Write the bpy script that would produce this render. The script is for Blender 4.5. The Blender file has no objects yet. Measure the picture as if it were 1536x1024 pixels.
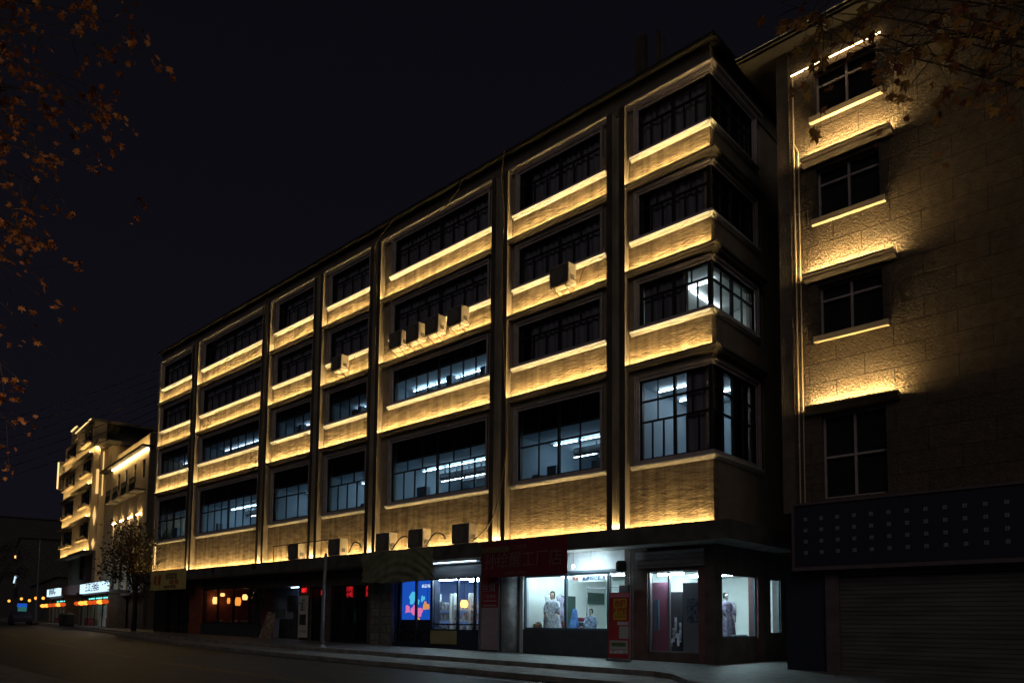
import bpy, bmesh, math, random
from mathutils import Vector, Matrix, Euler
R = math.radians
scene = bpy.context.scene
col = scene.collection

# ---------------------------------------------------------------- camera
cam_d = bpy.data.cameras.new('camera')
cam = bpy.data.objects.new('camera', cam_d); col.objects.link(cam); scene.camera = cam
cam_d.sensor_fit = 'HORIZONTAL'; cam_d.sensor_width = 36.0
cam_d.lens = 1117.87 / 1536 * 36
cam_d.shift_y = (851.49 - 512) / 1536
cam_d.clip_end = 3000; cam_d.clip_start = 0.1
CF = Vector((-0.67809122, 0.73132342, 0.07320071)); CR = Vector((0.73371798, 0.67939204, 0.00918592)); CU = Vector((0.0430141, -0.05993757, 0.99727492))
CAM = Vector((10.655, -20.398, 1.2))
cam.matrix_world = Matrix(((CR.x, CU.x, -CF.x, CAM.x), (CR.y, CU.y, -CF.y, CAM.y), (CR.z, CU.z, -CF.z, CAM.z), (0, 0, 0, 1)))

# ---------------------------------------------------------------- night sky + faint street glow
world = bpy.data.worlds.new('World'); scene.world = world; world.use_nodes = True
nt = world.node_tree; bgn = nt.nodes['Background']
tc = nt.nodes.new('ShaderNodeTexCoord'); sp = nt.nodes.new('ShaderNodeSeparateXYZ'); rp = nt.nodes.new('ShaderNodeValToRGB')
nt.links.new(tc.outputs['Generated'], sp.inputs[0]); nt.links.new(sp.outputs['Z'], rp.inputs[0]); nt.links.new(rp.outputs[0], bgn.inputs[0])
rp.color_ramp.elements[0].position = 0.0; rp.color_ramp.elements[0].color = (0.0058, 0.0052, 0.0090, 1)
rp.color_ramp.elements[1].position = 0.75; rp.color_ramp.elements[1].color = (0.0026, 0.0027, 0.0042, 1)
bgn.inputs[1].default_value = 1.0
sun_d = bpy.data.lights.new('night_glow', 'SUN'); sun = bpy.data.objects.new('night_glow', sun_d); col.objects.link(sun)
sun_d.energy = 0.15; sun_d.angle = R(35); sun_d.color = (1.0, 0.86, 0.74)
sun.rotation_euler = Vector((-0.55, 0.75, -0.55)).to_track_quat('-Z', 'Y').to_euler()
scene.view_settings.view_transform = 'Standard'; scene.view_settings.look = 'None'
scene.view_settings.exposure = 0.0; scene.view_settings.gamma = 1.0
scene.cycles.use_denoising = True; scene.cycles.max_bounces = 8; scene.cycles.diffuse_bounces = 3
scene.cycles.transparent_max_bounces = 12; scene.cycles.caustics_reflective = False; scene.cycles.caustics_refractive = False
scene.cycles.sample_clamp_indirect = 3.0; scene.cycles.use_light_tree = True

# ---------------------------------------------------------------- materials
M = {}
def mat(name, rgb, rough=0.7, metal=0.0, noise=0.0, nscale=3.0, bump=0.0, bscale=20.0, stretch=(1, 1, 1), spec=0.4, emit=None, estr=0.0, detail=6):
    m = bpy.data.materials.new(name); m.use_nodes = True; n = m.node_tree.nodes; l = m.node_tree.links
    b = n['Principled BSDF']; b.inputs['Base Color'].default_value = (*rgb, 1); b.inputs['Roughness'].default_value = rough
    b.inputs['Metallic'].default_value = metal; b.inputs['Specular IOR Level'].default_value = spec
    if emit: b.inputs['Emission Color'].default_value = (*emit, 1); b.inputs['Emission Strength'].default_value = estr
    t = n.new('ShaderNodeTexCoord'); mp = n.new('ShaderNodeMapping'); mp.inputs['Scale'].default_value = stretch
    l.new(t.outputs['Object'], mp.inputs[0])
    if noise:
        no = n.new('ShaderNodeTexNoise'); no.inputs['Scale'].default_value = nscale; no.inputs['Detail'].default_value = detail
        l.new(mp.outputs[0], no.inputs['Vector'])
        mr = n.new('ShaderNodeMapRange'); mr.inputs[1].default_value = 0.3; mr.inputs[2].default_value = 0.7
        mr.inputs[3].default_value = 1 - noise; mr.inputs[4].default_value = 1 + noise; l.new(no.outputs[0], mr.inputs[0])
        mx = n.new('ShaderNodeVectorMath'); mx.operation = 'SCALE'; mx.inputs[0].default_value = rgb; l.new(mr.outputs[0], mx.inputs['Scale'])
        l.new(mx.outputs[0], b.inputs['Base Color'])
    if bump:
        bn = n.new('ShaderNodeTexNoise'); bn.inputs['Scale'].default_value = bscale; bn.inputs['Detail'].default_value = 8; bn.inputs['Roughness'].default_value = 0.6
        l.new(mp.outputs[0], bn.inputs['Vector']); bu = n.new('ShaderNodeBump'); bu.inputs['Strength'].default_value = 1.0
        bu.inputs['Distance'].default_value = bump; l.new(bn.outputs[0], bu.inputs['Height']); l.new(bu.outputs[0], b.inputs['Normal'])
    M[name] = m; return m
def emat(name, rgb, s):
    m = bpy.data.materials.new(name); m.use_nodes = True; n = m.node_tree.nodes; n.clear()
    e = n.new('ShaderNodeEmission'); e.inputs[0].default_value = (*rgb, 1); e.inputs[1].default_value = s
    o = n.new('ShaderNodeOutputMaterial'); m.node_tree.links.new(e.outputs[0], o.inputs[0]); M[name] = m; return m
def glassmat(name, tint=(1, 1, 1), refl=1.0):
    m = bpy.data.materials.new(name); m.use_nodes = True; n = m.node_tree.nodes; l = m.node_tree.links; n.clear()
    tr = n.new('ShaderNodeBsdfTransparent'); tr.inputs[0].default_value = (*tint, 1); g = n.new('ShaderNodeBsdfGlossy'); g.inputs['Roughness'].default_value = 0.02
    f = n.new('ShaderNodeFresnel'); f.inputs[0].default_value = 1.45; mu = n.new('ShaderNodeMath'); mu.operation = 'MULTIPLY'; mu.inputs[1].default_value = refl
    mx = n.new('ShaderNodeMixShader'); o = n.new('ShaderNodeOutputMaterial')
    l.new(f.outputs[0], mu.inputs[0]); l.new(mu.outputs[0], mx.inputs[0]); l.new(tr.outputs[0], mx.inputs[1]); l.new(g.outputs[0], mx.inputs[2]); l.new(mx.outputs[0], o.inputs[0]); M[name] = m; return m
def brickmat(name, c1, c2, mortar, bw, bh, ms, bump_d, nb, nscale=14, depth=0.02, noise=0.25, axis='xz', rough=0.85):
    m = bpy.data.materials.new(name); m.use_nodes = True; n = m.node_tree.nodes; l = m.node_tree.links; b = n['Principled BSDF']
    t = n.new('ShaderNodeTexCoord'); s = n.new('ShaderNodeSeparateXYZ'); c = n.new('ShaderNodeCombineXYZ'); l.new(t.outputs['Object'], s.inputs[0])
    l.new(s.outputs['X' if axis[0] == 'x' else 'Y'], c.inputs[0]); l.new(s.outputs['Z' if axis[1] == 'z' else 'Y'], c.inputs[1])
    wn = n.new('ShaderNodeTexNoise'); wn.inputs['Scale'].default_value = 1.2; wn.inputs['Detail'].default_value = 3; l.new(t.outputs['Object'], wn.inputs['Vector'])
    br = n.new('ShaderNodeTexBrick'); br.inputs['Scale'].default_value = 1; br.inputs['Brick Width'].default_value = bw; br.inputs['Row Height'].default_value = bh
    br.inputs['Mortar Size'].default_value = ms; br.inputs['Mortar Smooth'].default_value = 0.4; br.inputs['Color1'].default_value = (*c1, 1); br.inputs['Color2'].default_value = (*c2, 1); br.inputs['Mortar'].default_value = (*mortar, 1)
    l.new(c.outputs[0], br.inputs['Vector'])
    no = n.new('ShaderNodeTexNoise'); no.inputs['Scale'].default_value = 5; no.inputs['Detail'].default_value = 6; l.new(t.outputs['Object'], no.inputs['Vector'])
    mr = n.new('ShaderNodeMapRange'); mr.inputs[1].default_value = .3; mr.inputs[2].default_value = .7; mr.inputs[3].default_value = 1 - noise; mr.inputs[4].default_value = 1 + noise
    l.new(no.outputs[0], mr.inputs[0]); vm = n.new('ShaderNodeVectorMath'); vm.operation = 'SCALE'; l.new(br.outputs['Color'], vm.inputs[0]); l.new(mr.outputs[0], vm.inputs['Scale']); l.new(vm.outputs[0], b.inputs['Base Color'])
    b.inputs['Roughness'].default_value = rough
    b1 = n.new('ShaderNodeBump'); b1.inputs['Distance'].default_value = depth; b1.invert = True; l.new(br.outputs['Fac'], b1.inputs['Height'])
    n2 = n.new('ShaderNodeTexNoise'); n2.inputs['Scale'].default_value = nscale; n2.inputs['Detail'].default_value = 7; n2.inputs['Roughness'].default_value = .62; l.new(t.outputs['Object'], n2.inputs['Vector'])
    b2 = n.new('ShaderNodeBump'); b2.inputs['Distance'].default_value = nb; l.new(n2.outputs[0], b2.inputs['Height']); l.new(b1.outputs[0], b2.inputs['Normal']); l.new(b2.outputs[0], b.inputs['Normal'])
    M[name] = m; return m

def stone_mat():
    # rough hewn render: long horizontal ridges broken by fine grain
    m = mat('stone', (0.40, 0.315, 0.21), 0.9, noise=0.42, nscale=3.2, stretch=(0.5, 1, 1.9), detail=10); n = m.node_tree.nodes; l = m.node_tree.links; b = n['Principled BSDF']
    t = n.new('ShaderNodeTexCoord'); mp = n.new('ShaderNodeMapping'); mp.inputs['Scale'].default_value = (0.42, 1, 1.25); mp.inputs['Rotation'].default_value = (0, R(6), 0); l.new(t.outputs['Object'], mp.inputs[0])
    a = n.new('ShaderNodeTexNoise'); a.inputs['Scale'].default_value = 10; a.inputs['Detail'].default_value = 9; a.inputs['Roughness'].default_value = .6; a.inputs['Distortion'].default_value = .8
    l.new(mp.outputs[0], a.inputs['Vector']); bu = n.new('ShaderNodeBump'); bu.inputs['Distance'].default_value = 0.065; l.new(a.outputs[0], bu.inputs['Height']); l.new(bu.outputs[0], b.inputs['Normal'])
    m3 = n.new('ShaderNodeMapping'); m3.inputs['Scale'].default_value = (2.6, 1, .22); l.new(t.outputs['Object'], m3.inputs[0]); st = n.new('ShaderNodeTexNoise'); st.inputs['Scale'].default_value = 1.5; st.inputs['Detail'].default_value = 5; l.new(m3.outputs[0], st.inputs['Vector'])
    sr = n.new('ShaderNodeMapRange'); sr.inputs[1].default_value = .35; sr.inputs[2].default_value = .6; sr.inputs[3].default_value = .62; sr.inputs[4].default_value = 1.08; l.new(st.outputs[0], sr.inputs[0])
    prev = b.inputs['Base Color'].links[0].from_socket; vm = n.new('ShaderNodeVectorMath'); vm.operation = 'SCALE'; l.new(prev, vm.inputs[0]); l.new(sr.outputs[0], vm.inputs['Scale']); l.new(vm.outputs[0], b.inputs['Base Color'])
    return m
stone_mat()
mat('plaster', (0.30, 0.25, 0.185), .9, noise=.2, nscale=1.3, bump=.006, bscale=30)
mat('fin_plaster', (0.35, 0.31, 0.25), .85, noise=.28, nscale=2.5, bump=.006, bscale=25, stretch=(1, 1, .35))
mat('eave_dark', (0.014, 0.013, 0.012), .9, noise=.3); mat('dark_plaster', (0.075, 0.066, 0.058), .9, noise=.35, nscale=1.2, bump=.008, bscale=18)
mat('trim', (0.88, 0.86, 0.82), .6, noise=.12, nscale=4)
mat('surround', (0.46, 0.41, 0.42), .6, noise=.15, nscale=3)
mat('parapet', (0.16, 0.14, 0.12), .9, noise=.35, nscale=.9, bump=.01, bscale=9)
mat('canopy_concrete', (0.10, 0.095, 0.09), .9, noise=.4, nscale=1.5, bump=.008, bscale=12)
mat('soffit', (0.30, 0.31, 0.29), .9, noise=.45, nscale=1.8, bump=.01, bscale=8)
mat('frame_black', (0.018, 0.019, 0.022), .4)
mat('alu', (0.28, 0.30, 0.33), .4, metal=.6, noise=.1)
mat('curtain', (0.5, 0.47, 0.56), .95, noise=.2, nscale=2, stretch=(3, 3, .3))
mat('curtain_green', (0.10, 0.19, 0.12), .95)
mat('room_dark', (0.03, 0.03, 0.034), .95)
mat('room_light', (0.36, 0.45, 0.52), .9, noise=.08, nscale=.8)
mat('room_wall', (0.36, 0.46, 0.54), .9, noise=.1, nscale=1)
mat('duct', (0.16, 0.2, 0.24), .5, metal=.3, noise=.2)
mat('room_clutter', (0.07, 0.08, 0.09), .7, noise=.4)
glassmat('glass', (.93, .96, .97)); glassmat('glass_dark', (.70, .74, .76)); glassmat('glass_smoked', (.42, .42, .44))
WARM = (1.0, 0.66, 0.25)
emat('led', WARM, 180.0); emat('led_low', WARM, 155.0); emat('led_visible', (1.0, .66, .27), 1.5); emat('led_soft', (1.0, .62, .22), 1.0); emat('led_side', WARM, 520.0); emat('led_far', WARM, 92.0); emat('channel_lamp', WARM, 250.0); emat('side_led', WARM, 22)
emat('led_top', (1.0, .68, .30), 12.0); emat('tube_cool', (.68, .93, 1.0), 95.0); emat('sill_glow', (1.0, .74, .40), 1.25); emat('tube_corner', (.80, .93, 1.0), 11.0); emat('tube_office', (.60, .84, 1.0), 24.0); emat('tube_dim', (.60, .80, 1.0), 8.0); emat('bulb_cool', (.75, .94, 1.0), 240.0)
mat('ac_white', (0.52, 0.48, 0.42), .55, noise=.18, nscale=3); mat('ac_grille', (0.13, 0.12, 0.11), .6); mat('rust', (0.16, 0.10, 0.06), .8, noise=.4, nscale=9)
brickmat('block_wall', (0.155, 0.118, 0.084), (0.12, 0.094, 0.072), (0.075, 0.058, 0.045), 1.45, 0.56, 0.012, 1, 0.085, nscale=17, depth=.05)
mat('r_pilaster', (0.13, 0.11, 0.10), .9, noise=.3, nscale=2, bump=.03, bscale=22)
mat('shutter', (0.17, 0.155, 0.165), .5, metal=.2, noise=.35, nscale=1.2, stretch=(.5, 1, 4)); mat('shutter_post', (0.14, 0.105, 0.125), .7, noise=.2); mat('sign_navy', (0.030, 0.032, 0.055), .5); mat('lattice_tile', (0.30, 0.31, 0.38), .5)
mat('plum_panel', (0.36, 0.15, 0.24), .5); mat('grey_leaf', (0.42, 0.48, 0.56), .5); mat('open_room', (0.24, 0.28, 0.40), .9); mat('navy_panel', (0.028, 0.034, 0.065), .6, noise=.15)
mat('asphalt', (0.036, 0.038, 0.044), .6, noise=.35, nscale=1.1, bump=.006, bscale=60, spec=.5)
brickmat('paving', (0.19, 0.185, 0.18), (0.13, 0.13, 0.13), (0.06, 0.06, 0.06), .6, .3, .008, 1, .006, nscale=30, depth=.008, axis='xy', noise=.35, rough=.6)
mat('kerb', (0.24, 0.235, 0.23), .75, noise=.35, nscale=2.5, bump=.006, bscale=25)
mat('line_yellow', (0.22, 0.15, 0.06), .7, noise=.5, nscale=5); mat('line_white', (0.42, 0.42, 0.42), .7, noise=.5, nscale=5)
mat('earth', (0.05, 0.05, 0.05), .95)
mat('red_cloth', (0.165, 0.016, 0.028), .85, noise=.15); mat('faded_letter', (0.24, 0.12, 0.13), .8); mat('red_panel', (0.30, 0.022, 0.035), .7, noise=.12); mat('pink_panel', (0.36, 0.27, 0.31), .7, noise=.1)
mat('white_letter', (0.6, 0.6, 0.6), .7); mat('grey_letter', (0.30, 0.24, 0.26), .7)
mat('tarp_green', (0.20, 0.205, 0.13), .8, noise=.3, nscale=2)
mat('yellow_cloth', (0.60, 0.48, 0.18), .85, noise=.18, nscale=2); mat('red_letter', (0.42, 0.06, 0.03), .8); mat('brown_letter', (0.16, 0.10, 0.05), .8)
mat('concrete_pillar', (0.36, 0.38, 0.40), .9, noise=.35, nscale=3, bump=.02, bscale=12)
brickmat('stone_pillar', (0.24, 0.235, 0.21), (0.17, 0.165, 0.15), (.05, .05, .05), .5, .36, .012, 1, .03, nscale=8)
mat('pillar_dark', (0.10, 0.085, 0.078), .85, noise=.3, nscale=2); mat('pillar_red', (0.17, 0.085, 0.085), .8, noise=.25); mat('wood_red', (0.26, 0.075, 0.045), .6, noise=.3)
mat('tile_dark', (0.045, 0.05, 0.055), .35, noise=.2); mat('white_wall', (0.72, 0.76, 0.74), .9, noise=.05); mat('shop_floor', (0.3, 0.3, 0.3), .5)
mat('frame_teal', (0.06, 0.10, 0.13), .5); mat('corrugated', (0.26, 0.27, 0.29), .6, noise=.4, nscale=1.5, stretch=(.5, 1, 3)); mat('shutter_white', (0.5, 0.55, 0.58), .5, noise=.12)
mat('skin', (0.55, 0.36, 0.27), .6); mat('skin_pale', (0.70, 0.62, 0.58), .6); mat('hair', (0.02, 0.017, 0.016), .6)
mat('robe_grey', (0.34, 0.35, 0.40), .9, noise=.55, nscale=16, bump=.01, bscale=14); mat('robe_blue', (0.26, 0.33, 0.46), .9, noise=.85, nscale=11); mat('robe_lilac', (0.34, 0.30, 0.42), .9, noise=.5, nscale=12)
mat('goods', (0.5, 0.5, 0.55), .8, noise=.9, nscale=7); mat('goods_dark', (0.05, 0.05, 0.06), .8, noise=.7, nscale=7); mat('goods_red', (0.30, 0.07, 0.09), .8, noise=.6, nscale=9)
mat('brown_flower', (0.22, 0.09, 0.035), .9, noise=.5, nscale=9); mat('cloth_white', (0.6, 0.62, 0.62), .9, noise=.1); mat('board_green', (0.02, 0.045, 0.035), .5); mat('blue_cone', (0.08, 0.2, 0.5), .7, noise=.5, nscale=5)
emat('poster_blue', (0.02, 0.15, .9), .55); emat('poster_pink', (.9, .2, .5), .9); emat('poster_orange', (1, .38, .12), .8); emat('poster_white', (.7, .85, 1), 1.2); emat('poster_cyan', (.1, .6, .9), .9)
mat('panel_yellow', (0.34, 0.28, 0.13), .7); mat('navy_frame', (0.02, 0.03, 0.055), .45); mat('blue_wall', (0.36, 0.45, 0.66), .9)
emat('teal_soft', (.10, .45, .42), .25); emat('lamp_amber', (1.0, .32, .05), 1.6); emat('lamp_warm', (1.0, .52, .16), 2.6); emat('red_led', (1.0, .02, .03), 1.3); emat('lantern_glow', (1.0, .12, .015), .7); emat('lantern_hot', (1.0, .36, .05), 2.2)
emat('sign_white', (.60, .84, 1.0), 1.3); mat('sign_ink', (0.01, 0.02, 0.05), .6); emat('shop_teal', (.10, .45, .42), 3.0); emat('pinpoint', (.9, .9, .75), 5.0); emat('cyan_glow', (.2, .9, .9), 1.6)
mat('pole_grey', (0.26, 0.26, 0.29), .5, metal=.3, noise=.15); mat('pole_dark', (0.03, 0.03, 0.03), .6)
mat('cable', (0.10, 0.075, 0.05), .7); mat('cable_dark', (0.01, 0.01, 0.012), .8); mat('pipe_light', (0.55, 0.47, 0.36), .6)
mat('bark', (0.05, 0.036, 0.026), .95, noise=.4, nscale=5, bump=.02, bscale=14)
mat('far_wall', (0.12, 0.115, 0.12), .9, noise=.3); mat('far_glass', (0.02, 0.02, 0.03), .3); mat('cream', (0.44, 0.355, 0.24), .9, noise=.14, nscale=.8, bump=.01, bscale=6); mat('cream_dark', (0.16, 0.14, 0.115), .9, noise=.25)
mat('poster_red', (0.42, 0.035, 0.04), .6, noise=.1); mat('poster_gold', (0.62, 0.45, 0.06), .6); mat('poster_green', (0.10, 0.18, 0.07), .7, noise=.5, nscale=14); mat('poster_sky', (0.45, 0.5, 0.52), .7); mat('poster_pinkband', (0.7, 0.25, 0.35), .6)
mat('meter_grey', (0.13, 0.15, 0.17), .5); mat('meter_blue', (0.16, 0.28, 0.42), .5); mat('plastic_sheet', (0.30, 0.22, 0.17), .35, noise=.4, nscale=5)
def leafmat(name, c1, c2, c3, tl=.35):
    m = bpy.data.materials.new(name); m.use_nodes = True; n = m.node_tree.nodes; l = m.node_tree.links; b = n['Principled BSDF']
    g = n.new('ShaderNodeNewGeometry'); r = n.new('ShaderNodeValToRGB'); e = r.color_ramp.elements
    e[0].position = 0; e[0].color = (*c1, 1); e[1].position = 1; e[1].color = (*c3, 1); k = e.new(.5); k.color = (*c2, 1)
    l.new(g.outputs['Random Per Island'], r.inputs[0]); l.new(r.outputs[0], b.inputs['Base Color']); b.inputs['Roughness'].default_value = .7
    t = n.new('ShaderNodeBsdfTranslucent'); l.new(r.outputs[0], t.inputs[0]); mx = n.new('ShaderNodeMixShader'); mx.inputs[0].default_value = tl
    l.new(b.outputs[0], mx.inputs[1]); l.new(t.outputs[0], mx.inputs[2]); l.new(mx.outputs[0], n['Material Output'].inputs[0]); M[name] = m
leafmat('leaf_orange', (.11, .032, .016), (.30, .095, .028), (.44, .19, .055))
leafmat('leaf_brown', (.14, .045, .03), (.30, .14, .05), (.42, .28, .07))
leafmat('leaf_dark', (.025, .02, .01), (.05, .038, .015), (.09, .06, .025), .2)

# ---------------------------------------------------------------- mesh helpers
class MB:
    def __init__(s, T=None): s.v = []; s.f = []; s.mi = []; s.T = T; s.cur = 0
    def add(s, vs, fs):
        o = len(s.v)
        for p in vs: s.v.append(tuple(s.T(*p)) if s.T else tuple(p))
        for f in fs: s.f.append([i + o for i in f]); s.mi.append(s.cur)
    def box(s, x0, x1, y0, y1, z0, z1):
        s.add([(x0, y0, z0), (x1, y0, z0), (x1, y1, z0), (x0, y1, z0), (x0, y0, z1), (x1, y0, z1), (x1, y1, z1), (x0, y1, z1)],
              [(0, 3, 2, 1), (4, 5, 6, 7), (0, 1, 5, 4), (1, 2, 6, 5), (2, 3, 7, 6), (3, 0, 4, 7)]); return s
    def quad(s, a, b, c, d): s.add([a, b, c, d], [(0, 1, 2, 3)]); return s
    def openbox(s, x0, x1, y0, y1, z0, z1):   # room seen from -y
        s.add([(x0, y0, z0), (x1, y0, z0), (x1, y1, z0), (x0, y1, z0), (x0, y0, z1), (x1, y0, z1), (x1, y1, z1), (x0, y1, z1)],
              [(0, 1, 2, 3), (4, 7, 6, 5), (1, 5, 6, 2), (2, 6, 7, 3), (0, 3, 7, 4)]); return s
    def tube(s, pts, r, n=6):
        pts = [Vector(p) for p in pts]; rs = r if isinstance(r, (list, tuple)) else [r] * len(pts); vs = []; fs = []
        for i, p in enumerate(pts):
            d = (pts[min(i + 1, len(pts) - 1)] - pts[max(i - 1, 0)]).normalized(); a = d.orthogonal().normalized() if i == 0 else (a - d * a.dot(d)).normalized(); b = d.cross(a)
            for k in range(n): t = 2 * math.pi * k / n; vs.append(p + (a * math.cos(t) + b * math.sin(t)) * rs[i])
        for i in range(len(pts) - 1):
            for k in range(n): fs.append((i * n + k, i * n + (k + 1) % n, (i + 1) * n + (k + 1) % n, (i + 1) * n + k))
        fs.append(tuple(range(n))[::-1]); fs.append(tuple((len(pts) - 1) * n + k for k in range(n))); s.add(vs, fs); return s
    def lathe(s, c, prof, n=14, sx=1, sy=1):
        vs = []; fs = []
        for r, z in prof:
            for k in range(n): t = 2 * math.pi * k / n; vs.append((c[0] + r * sx * math.cos(t), c[1] + r * sy * math.sin(t), c[2] + z))
        for i in range(len(prof) - 1):
            for k in range(n): fs.append((i * n + k, i * n + (k + 1) % n, (i + 1) * n + (k + 1) % n, (i + 1) * n + k))
        fs.append(tuple(range(n))[::-1]); fs.append(tuple((len(prof) - 1) * n + k for k in range(n))); s.add(vs, fs); return s
    def sweep(s, path, prof):   # path in xy, profile (out, z), outward = right-hand side of travel
        P = [Vector(p) for p in path]; nrm = []
        for i in range(len(P) - 1): d = (P[i + 1] - P[i]).normalized(); nrm.append(Vector((d.y, -d.x)))
        offs = [nrm[0]]
        for i in range(1, len(P) - 1): h = nrm[i - 1] + nrm[i]; offs.append(h / (h.length_squared / 2) if h.length > 1e-6 else nrm[i])
        offs.append(nrm[-1]); k = len(prof); vs = []; fs = []
        for p, o in zip(P, offs):
            for out, z in prof: q = p + o * out; vs.append((q.x, q.y, z))
        for i in range(len(P) - 1):
            for j in range(k): fs.append((i * k + j, i * k + (j + 1) % k, (i + 1) * k + (j + 1) % k, (i + 1) * k + j))
        fs.append(tuple(range(k))[::-1]); fs.append(tuple((len(P) - 1) * k + j for j in range(k))); s.add(vs, fs); return s
    def build(s, name, mats, parent=None, smooth=False, bevel=0.0):
        me = bpy.data.meshes.new(name); me.from_pydata(s.v, [], s.f)
        mats = mats if isinstance(mats, (list, tuple)) else [mats]
        for mm in mats: me.materials.append(M[mm] if isinstance(mm, str) else mm)
        if len(mats) > 1: me.polygons.foreach_set('material_index', s.mi)
        bm = bmesh.new(); bm.from_mesh(me)
        if name != 'pane': bmesh.ops.recalc_face_normals(bm, faces=bm.faces)
        bm.to_mesh(me); bm.free()
        if smooth: me.polygons.foreach_set('use_smooth', [True] * len(me.polygons))
        me.update(); o = bpy.data.objects.new(name, me); col.objects.link(o)
        if bevel: b = o.modifiers.new('bevel', 'BEVEL'); b.width = bevel; b.segments = 2; b.limit_method = 'ANGLE'
        if parent: o.parent = parent
        return o
def tag(o, label=None, cat=None, group=None, kind=None):
    if label: o['label'] = label
    if cat: o['category'] = cat
    if group: o['group'] = group
    if kind: o['kind'] = kind
    return o
def empty(name, loc=(0, 0, 0), rz=0, label=None, cat=None, group=None):
    o = bpy.data.objects.new(name, None); col.objects.link(o); o.location = loc; o.rotation_euler = (0, 0, rz); o.empty_display_size = .3
    return tag(o, label, cat, group)
def copy_tree(o, parent=None):
    c = o.copy(); col.objects.link(c); c.parent = parent
    for ch in list(o.children): copy_tree(ch, c)
    return c
def text(s, size, matn, parent, loc, rot=(R(90), 0, 0), name='lettering', ext=.004, sx=1.0, bold=0.0):
    cu = bpy.data.curves.new('txt', 'FONT'); cu.body = s; cu.size = size; cu.extrude = ext; cu.align_x = 'CENTER'; cu.align_y = 'CENTER'; cu.offset = bold
    t = bpy.data.objects.new('txt', cu); col.objects.link(t); dg = bpy.context.evaluated_depsgraph_get(); me = bpy.data.meshes.new_from_object(t.evaluated_get(dg))
    bpy.data.objects.remove(t); bpy.data.curves.remove(cu)
    me.transform(Matrix.Translation(loc) @ Euler(rot).to_matrix().to_4x4() @ Matrix.Diagonal((sx, 1, 1, 1)))
    me.materials.clear(); me.materials.append(M[matn]); me.name = name
    o = bpy.data.objects.new(name, me); col.objects.link(o)
    if parent: o.parent = parent
    return o

# ---------------------------------------------------------------- ground (the street climbs one per cent and bends away to the left)
def interp(tb, x):
    tb = sorted(tb)
    if x <= tb[0][0]: return tb[0][1]
    for (a, b), (c, d) in zip(tb, tb[1:]):
        if x <= c: return b + (d - b) * (x - a) / (c - a)
    return tb[-1][1]
def S(x): return 0.02 - 0.0098 * max(x, -130)
def yc(x): return 0 if x > -5 else (.12 * (x + 5) ** 2 / 40 if x > -25 else 1.2 + .12 * (-25 - x))
ROAD = [(60, -6.2), (-10, -6.2), (-20, -5.7), (-30, -4.3), (-40, -2.3), (-52, -.3), (-77, 2.5), (-130, 8.8)]
EDGE = [(60, -6.15), (2.6, -6.15), (1.9, -5.3), (1.2, -4.5), (.4, -4.05), (-20, -4.0), (-30, -3.35), (-40, -1.95), (-52, -.1), (-77, 2.7), (-130, 9)]
XS = sorted(set([60, 40, 25, 15, 10, 6, 4, 3, 2.6, 2.2, 1.9, 1.5, 1.2, .8, .4, 0] + list(range(-2, -60, -2)) + list(range(-60, -131, -5))))
def strip(name, f0, f1, off, matn, xs=XS, n=1, **kw):
    b = MB()
    for a, c in zip(xs, xs[1:]):
        for i in range(n):
            def P(x, t): return (x, f0(x) + (f1(x) - f0(x)) * t, S(x) + off)
            b.quad(P(a, i / n), P(c, i / n), P(c, (i + 1) / n), P(a, (i + 1) / n))
    return tag(b.build(name, matn), kind='structure', **kw)
b = MB()
gx = [-900, -400, -130, -80, -40, 0, 60, 400, 900]; gy = [-900, -300, -60, 0, 60, 300, 900]
for a, c in zip(gx, gx[1:]):
    for d, e in zip(gy, gy[1:]): b.quad((a, d, S(min(a, 60)) - .3), (c, d, S(min(c, 60)) - .3), (c, e, S(min(c, 60)) - .3), (a, e, S(min(a, 60)) - .3))
tag(b.build('ground', 'earth'), kind='structure')
road_e = lambda x: interp(ROAD, x); edge = lambda x: interp(EDGE, x)
strip('road', lambda x: -15.4 + yc(x), road_e, -.26, 'asphalt', n=3)
strip('kerb_step', lambda x: road_e(x) , lambda x: edge(x) + .02, -.13, 'kerb')
strip('sidewalk', edge, lambda x: 26, 0, 'paving', n=2)
strip('far_sidewalk', lambda x: -24, lambda x: -15.4 + yc(x), -.12, 'paving')
b = MB()
for a, c in zip(XS, XS[1:]):   # kerb risers and the pale kerb stones on top
    for f, z0, z1, w in ((edge, -.14, .004, .16), (road_e, -.27, -.124, .14)):
        if w == .14 and edge(a) - road_e(a) < .12 and a > 2: continue
        b.add([(a, f(a) - .005, S(a) + z0), (c, f(c) - .005, S(c) + z0), (c, f(c) - .005, S(c) + z1), (a, f(a) - .005, S(a) + z1), (a, f(a) + w, S(a) + z1), (c, f(c) + w, S(c) + z1)], [(0, 1, 2, 3), (3, 2, 5, 4)])
    b.quad((a, -15.4 + yc(a), S(a) - .27), (c, -15.4 + yc(c), S(c) - .27), (c, -15.4 + yc(c), S(c) - .115), (a, -15.4 + yc(a), S(a) - .115))
tag(b.build('kerb', 'kerb'), kind='structure')
def dash(x0, x1, y, w, matn):
    xs = [x0 + (x1 - x0) * i / 8 for i in range(9)]
    strip('road_marking', lambda x: y + yc(x) - w / 2, lambda x: y + yc(x) + w / 2, -.256, matn, xs=xs)
dash(-13.2, 6, -10.75, .1, 'line_yellow'); dash(-13.2, 6, -11.0, .1, 'line_yellow')
dash(-20.8, -16.3, -10.85, .13, 'line_yellow'); dash(-33, -24.2, -10.85, .13, 'line_yellow'); dash(-48, -40, -10.85, .13, 'line_yellow')
dash(-3.4, 3, -6.92, .12, 'line_white'); dash(-60, 8, -15.0, .1, 'line_yellow')

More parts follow.
